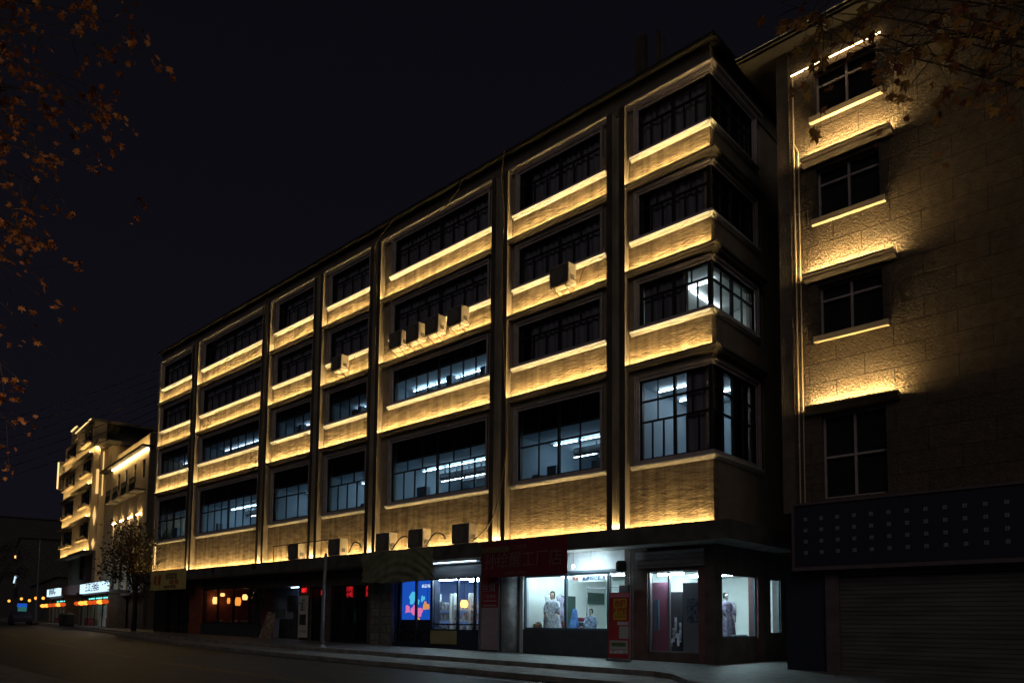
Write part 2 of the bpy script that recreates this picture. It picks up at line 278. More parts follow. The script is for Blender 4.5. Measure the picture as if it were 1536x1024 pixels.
# ---------------------------------------------------------------- main building
main = empty('factory_building', label='long five-storey stone building with rows of glowing window ledges above shops', cat='building')
BAYS = [(-3.02, 0.0), (-8.42, -3.73), (-16.42, -9.25), (-21.15, -17.17), (-26.3, -21.92), (-35.15, -27.08), (-41.25, -35.89)]
GL = [(-2.62, -.13), (-8.02, -4.2), (-15.65, -9.72), (-20.72, -17.62), (-25.85, -22.4), (-34.7, -27.6), (-40.85, -36.6)]
LEV = [(4.25, 6.34, 9.14), (9.69, 10.84, 12.42), (12.88, 13.92, 15.48), (15.90, 16.87, 18.46)]   # ledge, sill, glass top
TOP = 18.75
SILLP = lambda z: [(0, z), (.13, z), (.13, z - .035), (.112, z - .05), (.112, z - .062), (.075, z - .085), (.06, z - .115), (.03, z - .12), (.025, z - .14), (0, z - .14)]
LEDGEP = lambda z: [(0, z - .03), (.23, z - .03), (.24, z), (.27, z), (.27, z - .06), (.20, z - .10), (.18, z - .16), (.05, z - .19), (0, z - .2)]
wall = MB(); pier = MB(); bi_side = lambda a, d, z: (-d, a, z)
def window(parent, x0, x1, z0, z1, T=None, secs=2, top=2, bot=3, bar=.66, rows=None, glass='glass', d=.12, name='window', fm='frame_black', post=.045, curtain=None, cover=(0, 1), ends=(1, 1)):
    f = MB(T); g = MB(T); w = .035; H = z1 - z0
    f.box(x0, x1, d - .03, d + .05, z0, z0 + .06); f.box(x0, x1, d - .03, d + .05, z1 - .05, z1)
    if ends[0]: f.box(x0, x0 + .05, d - .033, d + .053, z0 + .06, z1 - .05)
    if ends[1]: f.box(x1 - .05, x1, d - .033, d + .053, z0 + .06, z1 - .05)
    bars = rows or [bar]
    for r in bars: f.box(x0 + .05, x1 - .05, d - .024, d + .044, z0 + H * r - .03, z0 + H * r + .03)
    sw = (x1 - x0) / secs
    for s_ in range(secs):
        a = x0 + s_ * sw
        if s_: f.box(a - post, a + post, d - .04, d + .06, z0 + .05, z1 - .045)
        for k in range(1, top): q = a + sw * k / top; f.box(q - w / 2, q + w / 2, d - .017, d + .037, z0 + H * bars[0] + .03, z1 - .05)
        for k in range(1, bot): q = a + sw * k / bot; f.box(q - w * .6, q + w * .6, d - .019, d + .039, z0 + .06, z0 + H * bars[0] - .03)
    fo = f.build(name, fm, parent)
    g.quad((x0 + .02, d + .012, z0 + .03), (x1 - .02, d + .012, z0 + .03), (x1 - .02, d + .012, z1 - .02), (x0 + .02, d + .012, z1 - .02)).build('pane', glass, fo)
    if curtain:
        c = MB(T); a = x0 + (x1 - x0) * cover[0]; e = x0 + (x1 - x0) * cover[1]; n = max(8, int((e - a) / .055)); vs = []; rnd = random.Random(int(abs(x0 * 37 + z0 * 11)))
        ph = 0
        for i in range(n + 1):
            ph += rnd.uniform(.6, 1.9); q = d + .16 + .035 * math.sin(ph); vs += [(a + (e - a) * i / n, q, z0 - .2), (a + (e - a) * i / n, q, z1 + .1)]
        c.add(vs, [(2 * i, 2 * i + 2, 2 * i + 3, 2 * i + 1) for i in range(n)]); c.build('curtain', curtain, fo, smooth=True)
    return fo
def surround(x0, x1, z0, z1, T=None, left=True, right=True, matn='surround'):
    s = MB(T); w = .15
    for ww, dd in ((.15, .0), (.06, -.05), (.02, -.075)):
        o = {.15: 0, .06: .09, .02: .13}[ww]
        s.box(x0 - (o + ww if left else 0), x1 + (o + ww if right else 0), dd - .03, .1 if dd == 0 else -.03, z1 + o, z1 + o + ww)
        if left: s.box(x0 - o - ww, x0 - o, dd - .03, .1 if dd == 0 else -.03, z0, z1 + o)
        if right: s.box(x1 + o, x1 + o + ww, dd - .03, .1 if dd == 0 else -.03, z0, z1 + o)
    return s.build('window_surround', matn, main)
rnd = random.Random(5)
room_d = MB(); 
LIT = {(0, 0), (0, 1), (0, 2), (0, 3), (0, 4), (0, 5), (0, 6), (1, 2), (1, 3), (1, 4), (1, 5), (1, 6)}
DIM = {(1, 3), (1, 4), (1, 5), (1, 6)}
CNT = {0: (2, 2, 3), 1: (2, 2, 3), 2: (2, 3, 4), 3: (1, 3, 4), 4: (1, 3, 4), 5: (2, 3, 4), 6: (1, 4, 5)}
for fl, (zl, zs, zt) in enumerate(LEV):
    zn = LEV[fl + 1][0] if fl < 3 else TOP
    for bi, ((xl, xr), (gl, gr)) in enumerate(zip(BAYS, GL)):
        sp = MB(); corner = bi == 0
        sp.box(xl, xr, 0.0, .3, zl - .1, zs - .14).build('spandrel', 'stone', main)
        # piers beside the glass, header above it
        wall.box(xl, gl, .02, .3, zs - .14, zn - .1)
        if not corner: wall.box(gr, xr, .02, .3, zs - .14, zn - .1)
        wall.box(gl, gr if not corner else -.001, .02, .3, zt, zn - .1)
        wall.box(gl, gr if not corner else 0, .0, .3, zs - .14, zs + .0)
        f = MB()
        if fl > 0:
            path = [(xl, 0), (xr, 0)] if not corner else [(xl, 0), (0, 0), (0, 3.45)]
            f.sweep(path, LEDGEP(zl)).build('ledge', 'parapet', main)
        path = [(gl - .3, 0), (gr + .3, 0)] if not corner else [(gl - .3, 0), (0, 0), (0, 3.3)]
        so = MB().sweep(path, SILLP(zs)).build('sill', 'trim', main)
        if fl: MB().box(gl - .29, gr + .29 if not corner else -.0, -.137, -.1305, zs - .030, zs - .008).box(gl - .29, gr + .29 if not corner else -.0, -.119, -.1125, zs - .061, zs - .051).build('sill_light', 'sill_glow', so)
        wh = MB(); wh.box(gl, gr, -.02, .13, zs, zt if False else zs + .16); wh.build('sill_upstand', 'surround', main)
        surround(gl, gr if not corner else .0, zs, zt, right=not corner)
        # lamp strip lying on the ledge behind its lip, shining up the stone
        yy = -.13 if fl else -.15; zz = zl - .028 if fl else 4.225
        x_l = xl + .05; x_r = xr - .05 if not corner else -.02
        MB().box(x_l, x_r, yy - .012, yy + .012, zz, zz + .018).build('lamp_strip', 'led' if fl else 'led_low', main)
        # glazing
        se, tp, bo = CNT[bi]; z0 = zs + .16
        lit = (fl, bi) in LIT or (fl == 1 and bi == 0)
        cur = None; cov = (0, 1)
        if not lit: cur = 'curtain'; cov = rnd.choice([(0, 1), (0, 1), (0, .7), (.1, 1)])
        if fl == 1 and bi == 0: cur = 'curtain'; cov = (0, .66)
        if fl == 0:
            ww_ = window(main, gl, gr, z0, zt, secs=1 if bi in (3, 4) else 2, top={0: 2, 1: 2, 2: 3, 3: 3, 4: 3, 5: 4, 6: 2}[bi], bot={0: 3, 1: 2, 2: 4, 3: 4, 4: 3, 5: 4, 6: 2}[bi], rows=[.48] if bi else [.48, .74], glass='glass', ends=(1, not corner), curtain='curtain' if bi == 0 else None, cover=(.62, 1))
        else:
            window(main, gl, gr, z0, zt, secs=se, top=tp, bot=bo, glass='glass', curtain=cur, cover=cov, ends=(1, not corner))
        # rooms
        if corner: continue
        if not lit: room_d.openbox(gl - .3, gr + .3, .3, 1.6, zl + .1, zn - .15)
        else:
            zc = 8.33 if fl == 0 else 12.05
            rm = MB(); rm.openbox(xl + .02, xr - .02, .31, 5.6, zl + .3, zc)
            ro = rm.build('lit_room', 'room_light', main)
            MB().openbox(xl + .02, xr - .02, .31, 1.2, zc + .02, zn - .12).build('ceiling_void', 'room_dark', main)
            MB().box(xl + .02, xr - .02, .31, .36, zc - .03, zc + .05).build('ceiling_edge', 'room_clutter', ro)
            tm = 'tube_dim' if (fl, bi) in DIM else 'tube_office'
            w = xr - xl
            for k, dy in enumerate((2.1, 3.35) if fl == 0 else (1.5,)):
                tb = MB(); n = max(2, int(w / 1.5))
                for j in range(n): q = xl + .35 + j * (w - .7) / n; tb.box(q + rnd.uniform(0, .12), q + (w - .7) / n - .1, dy, dy + .03, zc - .1 - .28 * k, zc - .08 - .28 * k)
                tb.build('ceiling_tube', tm, ro)
            du = MB()   # hanging duct and storage racks along the back
            du.tube([(xl + .9, 2.9, zc - .30), (xr - .1, 2.9, zc - .30)], .17, 10)
            du.box(xl + 1.6, xr - .1, 3.5, 3.62, zc - .5, zc - .30)
            for q in range(int(w / .8)): du.box(xl + 1.1 + q * .8, xl + 1.14 + q * .8, 2.88, 2.92, zc - .2, zc)
            for q in range(int(w / 1.1)): du.box(xl + .4 + q * 1.1, xl + 1.2 + q * 1.1, 4.9, 5.5, zl + .4, zc - rnd.uniform(.75, 1.05))
            du.build('duct', 'room_clutter', ro)
            cb_ = MB()
            for q in range(3):
                a_ = rnd.uniform(xl + .3, xr - 1.2); cb_.box(a_, a_ + rnd.uniform(.25, .6), .9, 1.2, zl + .35, zs + rnd.uniform(.3, 1.1))
            cb_.build('cabinet', 'duct', ro)
# the glazed corner rooms (front glass and side glass)
for fl, (zl, zs, zt) in enumerate(LEV):
    zn = LEV[fl + 1][0] if fl < 3 else TOP; T = bi_side
    MB(T).box(.3, 3.6, .0, .3, zl - .1, zs - .14).build('side_spandrel', 'plaster', main)
    wall.box(-.3, -.001, .3, 3.6, zt + .0, zn - .1); 
    MB().box(-.3, -.02, 3.0, 3.6, zs - .14, zt).build('corner_pier', 'plaster', main)
    wall.box(-.3, -.001, .3, 3.0, zs - .19, zs)
    MB(T).box(.0, 3.0, -.02, .13, zs, zs + .16).build('sill_upstand', 'surround', main)
    surround(.0, 3.0, zs, zt, T=T, left=False)
    MB().box(-.14, -.01, .01, .14, zs + .02, zt).build('corner_post', 'frame_black', main)
    kw = dict(secs=2, top=2, bot=2, glass='glass', ends=(0, 1))
    if fl == 0: kw.update(rows=[.48, .74], curtain='curtain', cover=(0, .42))
    elif fl == 2: kw.update(curtain='curtain')
    elif fl == 1: kw.update(curtain=None)
    else: kw.update(curtain='curtain_green', cover=(.05, .45))
    wo = window(main, .14, 3.0, zs + .16, zt, T=T, **kw)
    if fl == 0:
        c = MB(T); vs = []
        for i in range(25): vs += [(1.95 + i * .042, .28 + .035 * math.sin(i * 1.3), zs), (1.95 + i * .042, .28 + .035 * math.sin(i * 1.3), zt)]
        c.add(vs, [(2 * i, 2 * i + 2, 2 * i + 3, 2 * i + 1) for i in range(24)]); c.build('curtain', 'curtain', wo, smooth=True)
    zc = {0: 9.2, 1: 12.5, 2: 15.52, 3: 18.5}[fl]
    cr = MB(); x0, x1, y0, y1, z0, z1 = -3.0, -.31, .31, 4.2, zl + .2, zc
    cr.add([(x0, y0, z0), (x1, y0, z0), (x1, y1, z0), (x0, y1, z0), (x0, y0, z1), (x1, y0, z1), (x1, y1, z1), (x0, y1, z1)], [(0, 1, 2, 3), (4, 7, 6, 5), (2, 6, 7, 3), (0, 3, 7, 4)])
    ro = cr.build('corner_room', ('room_wall', 'white_wall')[fl] if fl in (0, 1) else 'room_dark', main)
    if fl in (0, 1):
        tb = MB(); tb.box(-2.7, -.6, 1.3, 1.35, zc - .10, zc - .06); tb.box(-1.6, -1.55, 1.6, 3.6, zc - .1, zc - .06)
        if fl == 0: tb.box(-2.7, -.6, 2.7, 2.75, zc - .10, zc - .06)
        tb.build('ceiling_tube', 'tube_corner', ro)
room_d.build('dark_room', 'room_dark', main)
wall.build('wall', 'plaster', main)
# twin-finned pilasters with a lit channel between the fins
PIL = [(-3.73, -3.02), (-9.25, -8.42), (-17.17, -16.42), (-21.92, -21.15), (-27.08, -26.3), (-35.89, -35.15)]
for a, c in PIL:
    f = MB(); fw = .2; f.box(a, a + fw, -.27, .3, 4.2, 18.7); f.box(c - fw, c, -.27, .3, 4.2, 18.7)
    po = f.build('pilaster', 'fin_plaster', main); MB().box(a + fw, c - fw, .0, .3, 4.2, 18.7).build('channel', 'fin_plaster', po)
    MB().box(a - .012, a + fw + .012, -.278, -.27, 4.2, 18.7).box(c - fw - .012, c + .012, -.278, -.27, 4.2, 18.7).build('fin_shade', 'dark_plaster', po)  # dark sheets on the fin fronts stand in for their unlit shade
    MB().box(a + fw + .05, c - fw - .05, -.14, -.08, 4.24, 4.30).build('channel_lamp', 'channel_lamp', po)
MB().box(-41.25, -41.05, -.2, .3, 4.2, 18.7).build('end_fin', 'fin_plaster', main)
MB().box(-41.0, -40.95, -.1, -.06, 4.7, 6.1).build('end_lamp', 'led_visible', main)
# parapet, crown moulding, eave, back volumes
par = MB(); par.sweep([(-41.25, .3), (-41.25, 0), (0, 0), (0, 12)][1:], [(0, 18.66), (.04, 18.66), (.04, 19.33), (-.3, 19.33), (-.3, 18.66)]); par.build('parapet', 'parapet', main)
MB().sweep([(-41.35, 0), (0, 0), (0, 12.1)], [(-.3, 19.34), (.34, 19.34), (.36, 19.40), (.36, 19.47), (-.3, 19.47)]).build('eave', 'eave_dark', main)
for (gl, gr), (xl, xr) in zip(GL, BAYS):
    pth = [(xl, 0), (xr, 0)] if xr < 0 else [(xl, 0), (0, 0), (0, 3.4)]
    MB().sweep(pth, [(0.04, 18.56), (.10, 18.6), (.12, 18.68), (.2, 18.73), (.2, 18.78), (0.04, 18.78)]).build('crown_moulding', 'surround', main)
bk = MB(); bk.box(-41.25, -.32, 6.0, 12, 0.2, 19.2); bk.box(-.3, 0, 3.6, 12, 3.66, 18.66); bk.box(-41.25, -41.0, .3, 6.0, 0, 19.2); bk.box(-41.0, -.32, .34, 6, 18.8, 19.2)
bk.box(-41.0, -.32, .32, 6, 3.6, 4.15)
bk.build('rear_wall', 'plaster', main)
# canopy over the shops
cn = MB(); cn.sweep([(-41.6, 0), (0, 0), (0, 4.2)], [(0, 3.70), (.55, 3.66), (.9, 3.66), (.9, 4.2), (0, 4.22)]).build('canopy', 'canopy_concrete', main)
cn = MB(); cn.sweep([(-41.6, 0), (0, 0), (0, 4.2)], [(0.01, 3.655), (.88, 3.655), (.88, 3.64), (0.01, 3.64)]).build('canopy_soffit', 'soffit', main)
# rooftop water tank and flue
rt = MB(); rt.box(-3.6, -3.2, 1.3, 1.5, 20.4, 22.4); rt.box(-3.45, -3.35, 1.35, 1.45, 19.4, 20.4); rt.build('chimney', 'dark_plaster', main)
MB().box(-2.8, -2.68, 1.4, 1.52, 19.4, 22.3).box(-2.5, -2.45, 1.4, 1.45, 19.4, 21.9).build('flue_pipe', 'dark_plaster', main)

# ---- ground floor shops (parts of the building)
gz = lambda x: S(x) - .02
def shopwall(x0, x1, z0, z1, m, y0=0, y1=.3, name='shop_wall', bevel=0): return MB().box(x0, x1, y0, y1, z0, z1).build(name, m, main, bevel=bevel)
def shopframe(x0, x1, z0, z1, posts, rails, m, glass, y=.08, w=.06, name='shop_window'):
    f = MB(); f.box(x0, x1, y, y + .08, z0, z0 + w); f.box(x0, x1, y, y + .08, z1 - w, z1); f.box(x0, x0 + w, y - .003, y + .083, z0 + w, z1 - w); f.box(x1 - w, x1, y - .003, y + .083, z0 + w, z1 - w)
    for p in posts: f.box(p - w * .7, p + w * .7, y - .01, y + .09, z0 + w, z1 - w)
    for (a, c, z) in rails: f.box(a, c, y + .01, y + .07, z - w / 2, z + w / 2)
    fo = f.build(name, m, main); MB().quad((x0 + .02, y + .04, z0 + .02), (x1 - .02, y + .04, z0 + .02), (x1 - .02, y + .04, z1 - .02), (x0 + .02, y + .04, z1 - .02)).build('pane', glass, fo); return fo
def shoproom(x0, x1, z0, z1, d, m, tubes=(), tm='tube_cool', y0=.32, fm='shop_floor'):
    r_ = MB(); r_.openbox(x0, x1, y0, y0 + d, z0, z1); ro = r_.build('shop_room', m, main)
    if tubes:
        t = MB()
        for (a, c, y, z) in tubes: t.box(a, c, y, y + .05, z, z + .04)
        t.build('ceiling_tube', tm, ro)
    return ro
# corner shop
shopwall(-.32, 0.0, gz(0), 3.64, 'pillar_dark', -.02, .34, 'corner_pillar'); 
shopwall(-.55, -.32, gz(0), 3.64, 'pillar_red', 0, .25, 'door_jamb'); shopwall(-2.72, -.55, 2.86, 3.0, 'pillar_dark', .02, .2, 'lintel')
MB().box(-2.74, -.32, -.10, .12, 2.98, 3.5).build('shutter_box', 'corrugated', main, bevel=.01)
gb = MB()
for k in range(3): gb.box(-2.72, -.34, -.115, -.10, 3.05 + k * .16, 3.062 + k * .16)
gb.build('shutter_box_seam', 'pillar_dark', main)
shopwall(-3.0, -2.35, gz(-3), 3.64, 'pillar_dark', 0, .3); shopwall(-2.35, -.55, gz(-1), .33, 'pillar_dark', .02, .3, 'door_step'); shopwall(-2.35, -.55, 3.0, 3.64, 'pillar_dark', .13, .3)
shopframe(-2.33, -.57, .33, 2.85, [-1.62], [], 'alu', 'glass', w=.035, name='shop_door')
cr = MB(); x0, x1, y0, y1, z0, z1 = -2.9, -.31, .32, 5.6, .1, 2.95
cr.add([(x0, y0, z0), (x1, y0, z0), (x1, y1, z0), (x0, y1, z0), (x0, y0, z1), (x1, y0, z1), (x1, y1, z1), (x0, y1, z1)], [(0, 1, 2, 3), (4, 7, 6, 5), (2, 6, 7, 3), (0, 3, 7, 4)])
ro = cr.build('shop_room', 'white_wall', main); MB().box(-2.2, -1.3, .4, .45, 2.76, 2.82).box(-1.0, -.95, 1.2, 4.0, 2.86, 2.9).box(-2.6, -.6, 3.2, 3.25, 2.86, 2.9).build('ceiling_tube', 'tube_cool', ro)
MB().box(-2.5, -1.85, .50, .54, .35, 2.55).build('partition', 'plum_panel', ro); MB().box(-1.32, -.62, .42, .46, .35, 2.5).build('door_leaf', 'grey_leaf', ro)
MB().box(-2.2, -1.4, .95, 1.0, .1, 2.25).build('opening_shade', 'frame_black', ro)  # black board stands in for the unlit depth of the opening
# side of the corner shop
sd = MB(); sd.box(-.3, 0, .34, .46, gz(0), 3.64); sd.box(-.3, 0, .46, 2.86, gz(0), .8); sd.box(-.3, 0, .46, 3.88, 2.78, 3.64); sd.box(-.3, 0, 3.3, 3.88, gz(0), 2.78); sd.box(-.3, 0, 3.88, 4.72, gz(0), .9); sd.box(-.3, 0, 3.88, 4.72, 2.78, 3.64); sd.box(-.3, 0, 4.72, 12, gz(0), 3.64)
sd.build('side_wall', 'pillar_dark', main); MB().box(-.3, .03, 2.86, 3.3, gz(0), 2.78).build('side_pillar', 'pillar_red', main)
for a, c, z in ((.46, 2.86, .8), (3.88, 4.72, .9)):
    T = bi_side; f = MB(T); w = .05
    f.box(a, c, .05, .12, z, z + w); f.box(a, c, .05, .12, 2.73, 2.78); f.box(a, a + w, .047, .123, z + w, 2.73); f.box(c - w, c, .047, .123, z + w, 2.73)
    fo = f.build('shop_window', 'frame_teal', main); MB(T).quad((a, .085, z), (c, .085, z), (c, .085, 2.78), (a, .085, 2.78)).build('pane', 'glass', fo)
# studio shop, brightly lit
shopwall(-7.72, -3.2, gz(-5), .97, 'tile_dark', .02, .3, 'stall_riser'); shopwall(-7.85, -7.7, gz(-7), 3.64, 'shutter_white', 0, .3, 'white_jamb')
shopframe(-7.70, -3.92, .97, 2.93, [-5.76], [], 'frame_teal', 'glass', w=.07); shopframe(-3.90, -3.22, .97, 2.86, [], [], 'alu', 'glass', w=.04)
shopwall(-7.7, -3.0, 2.93, 3.02, 'frame_teal', .02, .3, 'lintel')
rs = MB()
for k in range(8): rs.box(-7.7, -3.05, .06 - .012 * (k % 2), .12, 3.02 + k * .08, 3.10 + k * .08)
rs.build('roller_shutter', 'shutter_white', main)
shopwall(-3.22, -3.0, gz(-3), 3.64, 'pillar_dark', 0, .3)
ro = shoproom(-7.7, -3.05, .6, 3.0, 4.9, 'white_wall', [(-7.5, -6.0, .38, 2.95), (-5.6, -4.1, .38, 2.95), (-7.4, -4.2, 1.9, 2.94)])  # front pair of tubes added to light the band and the mannequins
MB().box(-7.69, -7.64, 2.19, 3.07, .62, 2.27).build('inner_door', 'board_green', ro)
MB().box(-7.65, -3.1, .35, 1.5, .6, .93).build('window_stage', 'cloth_white', ro); MB().box(-5.95, -4.1, .52, .54, 2.66, 2.90).build('transom_band', 'cloth_white', ro)
text('品质印染批发', .17, 'sign_ink', ro, (-4.85, .51, 2.78), name='window_lettering', bold=.004); text('特卖', .15, 'red_letter', ro, (-5.65, .51, 2.78), name='window_lettering')
MB().box(-7.69, -7.63, 3.86, 5.0, 2.0, 2.46).build('blackboard', 'board_green', ro)
MB().box(-6.3, -6.26, 2, 2.04, 1, 2.6).box(-6.3, -4.4, 2, 2.03, 2.5, 2.54).box(-4.4, -4.36, 2, 2.04, 1, 2.6).build('garment_rail', 'pole_grey', ro)
# concrete column between the shops, with brick strip
MB().tube([(-8.36, .05, gz(-8)), (-8.36, .05, 3.64)], .36, 20).build('round_column', 'concrete_pillar', main, smooth=True)
shopwall(-8.1, -7.86, gz(-8), 3.64, 'stone_pillar', .12, .3); shopwall(-9.95, -8.7, gz(-9), 3.64, 'pillar_dark', .05, .3)
# blue lit shop
shopwall(-15.35, -9.95, gz(-12), .32, 'navy_frame', .02, .3, 'stall_riser'); shopframe(-15.3, -12.9, .32, 3.0, [-14.96, -13.9], [(-15.2, -12.95, .86)], 'navy_frame', 'glass')
shopframe(-12.88, -9.98, .86, 3.0, [-11.3, -10.33], [(-12.8, -10.05, 1.12)], 'navy_frame', 'glass'); shopwall(-12.88, -9.95, .32, .86, 'navy_frame', .06, .3)
MB().box(-12.85, -11.28, .02, .058, .26, .86).build('yellow_panel', 'panel_yellow', main); shopwall(-15.4, -9.95, 3.0, 3.64, 'corrugated', .05, .3, 'fascia'); MB().tube([(-12.6, -.12, 3.58), (-9.8, -.12, 3.58)], .05, 8).build('soffit_tube', 'shutter_white', main)
shopwall(-9.99, -9.9, gz(-9), 3.0, 'alu', -.02, .1, 'alu_jamb'); shopwall(-15.5, -15.38, gz(-15), 3.3, 'alu', -.02, .1, 'alu_jamb')
ro = shoproom(-15.3, -9.97, .3, 3.0, 3.4, 'blue_wall', [(-12.8, -10.4, .42, 2.93), (-12.2, -10.4, 1.6, 2.93)], 'tube_cool')
MB().box(-13.05, -12.97, .33, .62, .3, 3).build('partition', 'navy_panel', ro)
po = MB().box(-15.15, -13.1, .35, .38, .9, 2.97).build('light_poster', 'poster_blue', ro)
random.seed(3)
for nm, mt, spots in (('poster_figure', 'poster_pink', [(-14.75, 1.75, .22), (-14.3, 1.72, .26), (-13.95, 1.66, .25)]), ('poster_blaze', 'poster_orange', [(-13.6, 1.88, .2), (-14.0, 1.3, .14)]), ('poster_motif', 'poster_cyan', [(-14.4, 2.2, .3), (-13.75, 2.2, .16), (-14.05, 2.05, .16)])):
    g = MB()
    for (x, z, r_) in spots:
        vs = [(x, .335, z)]; n = 11
        for k in range(n): t = 2 * math.pi * k / n; q = r_ * random.uniform(.5, 1.1); vs.append((x + q * math.cos(t), .335, z + q * math.sin(t)))
        g.add(vs, [(0, 1 + k, 1 + (k + 1) % n) for k in range(n)])
    g.build(nm, mt, po)
text('新品到店', .16, 'poster_white', po, (-13.5, .34, 2.72)); MB().box(-15.1, -13.1, .25, .3, .35, 1.3).build('counter', 'goods_dark', ro)
# stone column, dark shop with red signs
shopwall(-16.85, -16.2, gz(-16), 3.64, 'stone_pillar', -.06, .3, 'stone_column'); shopwall(-16.2, -16.12, gz(-16), 3.5, 'alu', -.1, .0, 'alu_jamb'); shopwall(-16.12, -15.5, gz(-16), 3.64, 'stone_pillar', .0, .3, 'stone_column')
shopwall(-22, -16.85, 2.9, 3.64, 'pillar_dark', .0, .3, 'fascia'); shopwall(-17.2, -16.85, gz(-17), 2.9, 'pillar_dark', .0, .3)
shopframe(-20.2, -17.2, .2, 2.9, [-18.35, -19.2], [], 'frame_black', 'glass_smoked'); shopwall(-20.9, -20.2, gz(-20), 2.9, 'pillar_dark', 0, .3)
shopframe(-21.9, -20.9, .2, 2.9, [], [], 'frame_black', 'glass_smoked')
ro = shoproom(-21.9, -17.1, .2, 2.95, 3.0, 'pillar_dark', [(-19.5, -19.0, 2.2, 2.8), (-18.0, -17.7, 2.2, 2.8)], 'tube_dim')
# blue-grey room with open front
shopwall(-27.2, -22.0, 2.98, 3.64, 'pillar_dark', 0, .3, 'fascia'); shopwall(-23.0, -22.95, gz(-22), 2.98, 'alu', 0, .3)
ro = shoproom(-28.2, -22.95, .2, 2.98, .75, 'open_room', [(-24.6, -23.2, .5, 2.93)], 'tube_dim')
MB().box(-25.7, -24.8, .95, 1.05, 1.75, 2.55).build('wall_cabinet', 'room_dark', ro); MB().box(-27.0, -26.1, 1.0, 1.05, 1.4, 1.85).build('window_hatch', 'duct', ro)
MB().box(-25.6, -23.2, .45, .9, .2, 1.3).box(-24.3, -23.5, .5, .8, 1.3, 1.75).build('counter', 'goods_dark', ro); shopwall(-22.95, -21.9, gz(-22), 3.0, 'pillar_dark', .05, .3)
# restaurant
shopwall(-34.0, -27.2, gz(-30), 1.0, 'tile_dark', .02, .3, 'stall_riser'); shopwall(-34.0, -27.2, 3.08, 3.64, 'pillar_dark', .02, .3, 'fascia'); shopframe(-33.95, -27.3, 1.0, 3.08, [-32.0, -30.1, -28.2], [], 'frame_black', 'glass_dark', w=.09)
ro = shoproom(-33.95, -27.3, .3, 3.1, 3.6, 'wood_red'); shopwall(-35.6, -34.0, gz(-34), 3.64, 'wood_red', .0, .3)
# far left doors
shopwall(-41.2, -35.6, 3.1, 3.64, 'pillar_dark', 0, .3, 'fascia'); shopframe(-41.1, -35.6, .3, 3.1, [-39.2, -37.4], [], 'frame_black', 'glass_smoked'); ro = shoproom(-41.1, -35.6, .3, 3.1, 2.5, 'pillar_dark', [(-37.2, -36.8, 2, 2.6)], 'tube_dim')

# ---------------------------------------------------------------- things in the shops
def body_skin(name, joints, edges, matn, parent):
    me = bpy.data.meshes.new(name); me.from_pydata([j[0] for j in joints], edges, []); o = bpy.data.objects.new(name, me); col.objects.link(o)
    s = o.modifiers.new('skin', 'SKIN'); sb = o.modifiers.new('sub', 'SUBSURF'); sb.levels = 1; sb.render_levels = 2
    for i, j in enumerate(joints): me.skin_vertices[0].data[i].radius = (j[1], j[1]); me.skin_vertices[0].data[i].use_root = i == 0
    me.materials.append(M[matn])
    if parent: o.parent = parent
    for p in me.polygons: p.use_smooth = True
    return o
def robe(parent, rows, matn, folds=9, amp=.02):
    b = MB(); n = 36; vs = []; fs = []
    for i, (z, rx, ry, cx) in enumerate(rows):
        for k in range(n): t = 2 * math.pi * k / n; q = 1 + amp / max(rx, .1) * math.sin(folds * t + i * .25) * (len(rows) - i) / len(rows); vs.append((cx + rx * q * math.cos(t), ry * q * math.sin(t), z))
    for i in range(len(rows) - 1):
        for k in range(n): fs.append((i * n + k, i * n + (k + 1) % n, (i + 1) * n + (k + 1) % n, (i + 1) * n + k))
    b.add(vs, fs); return b.build('robe', matn, parent, smooth=True)
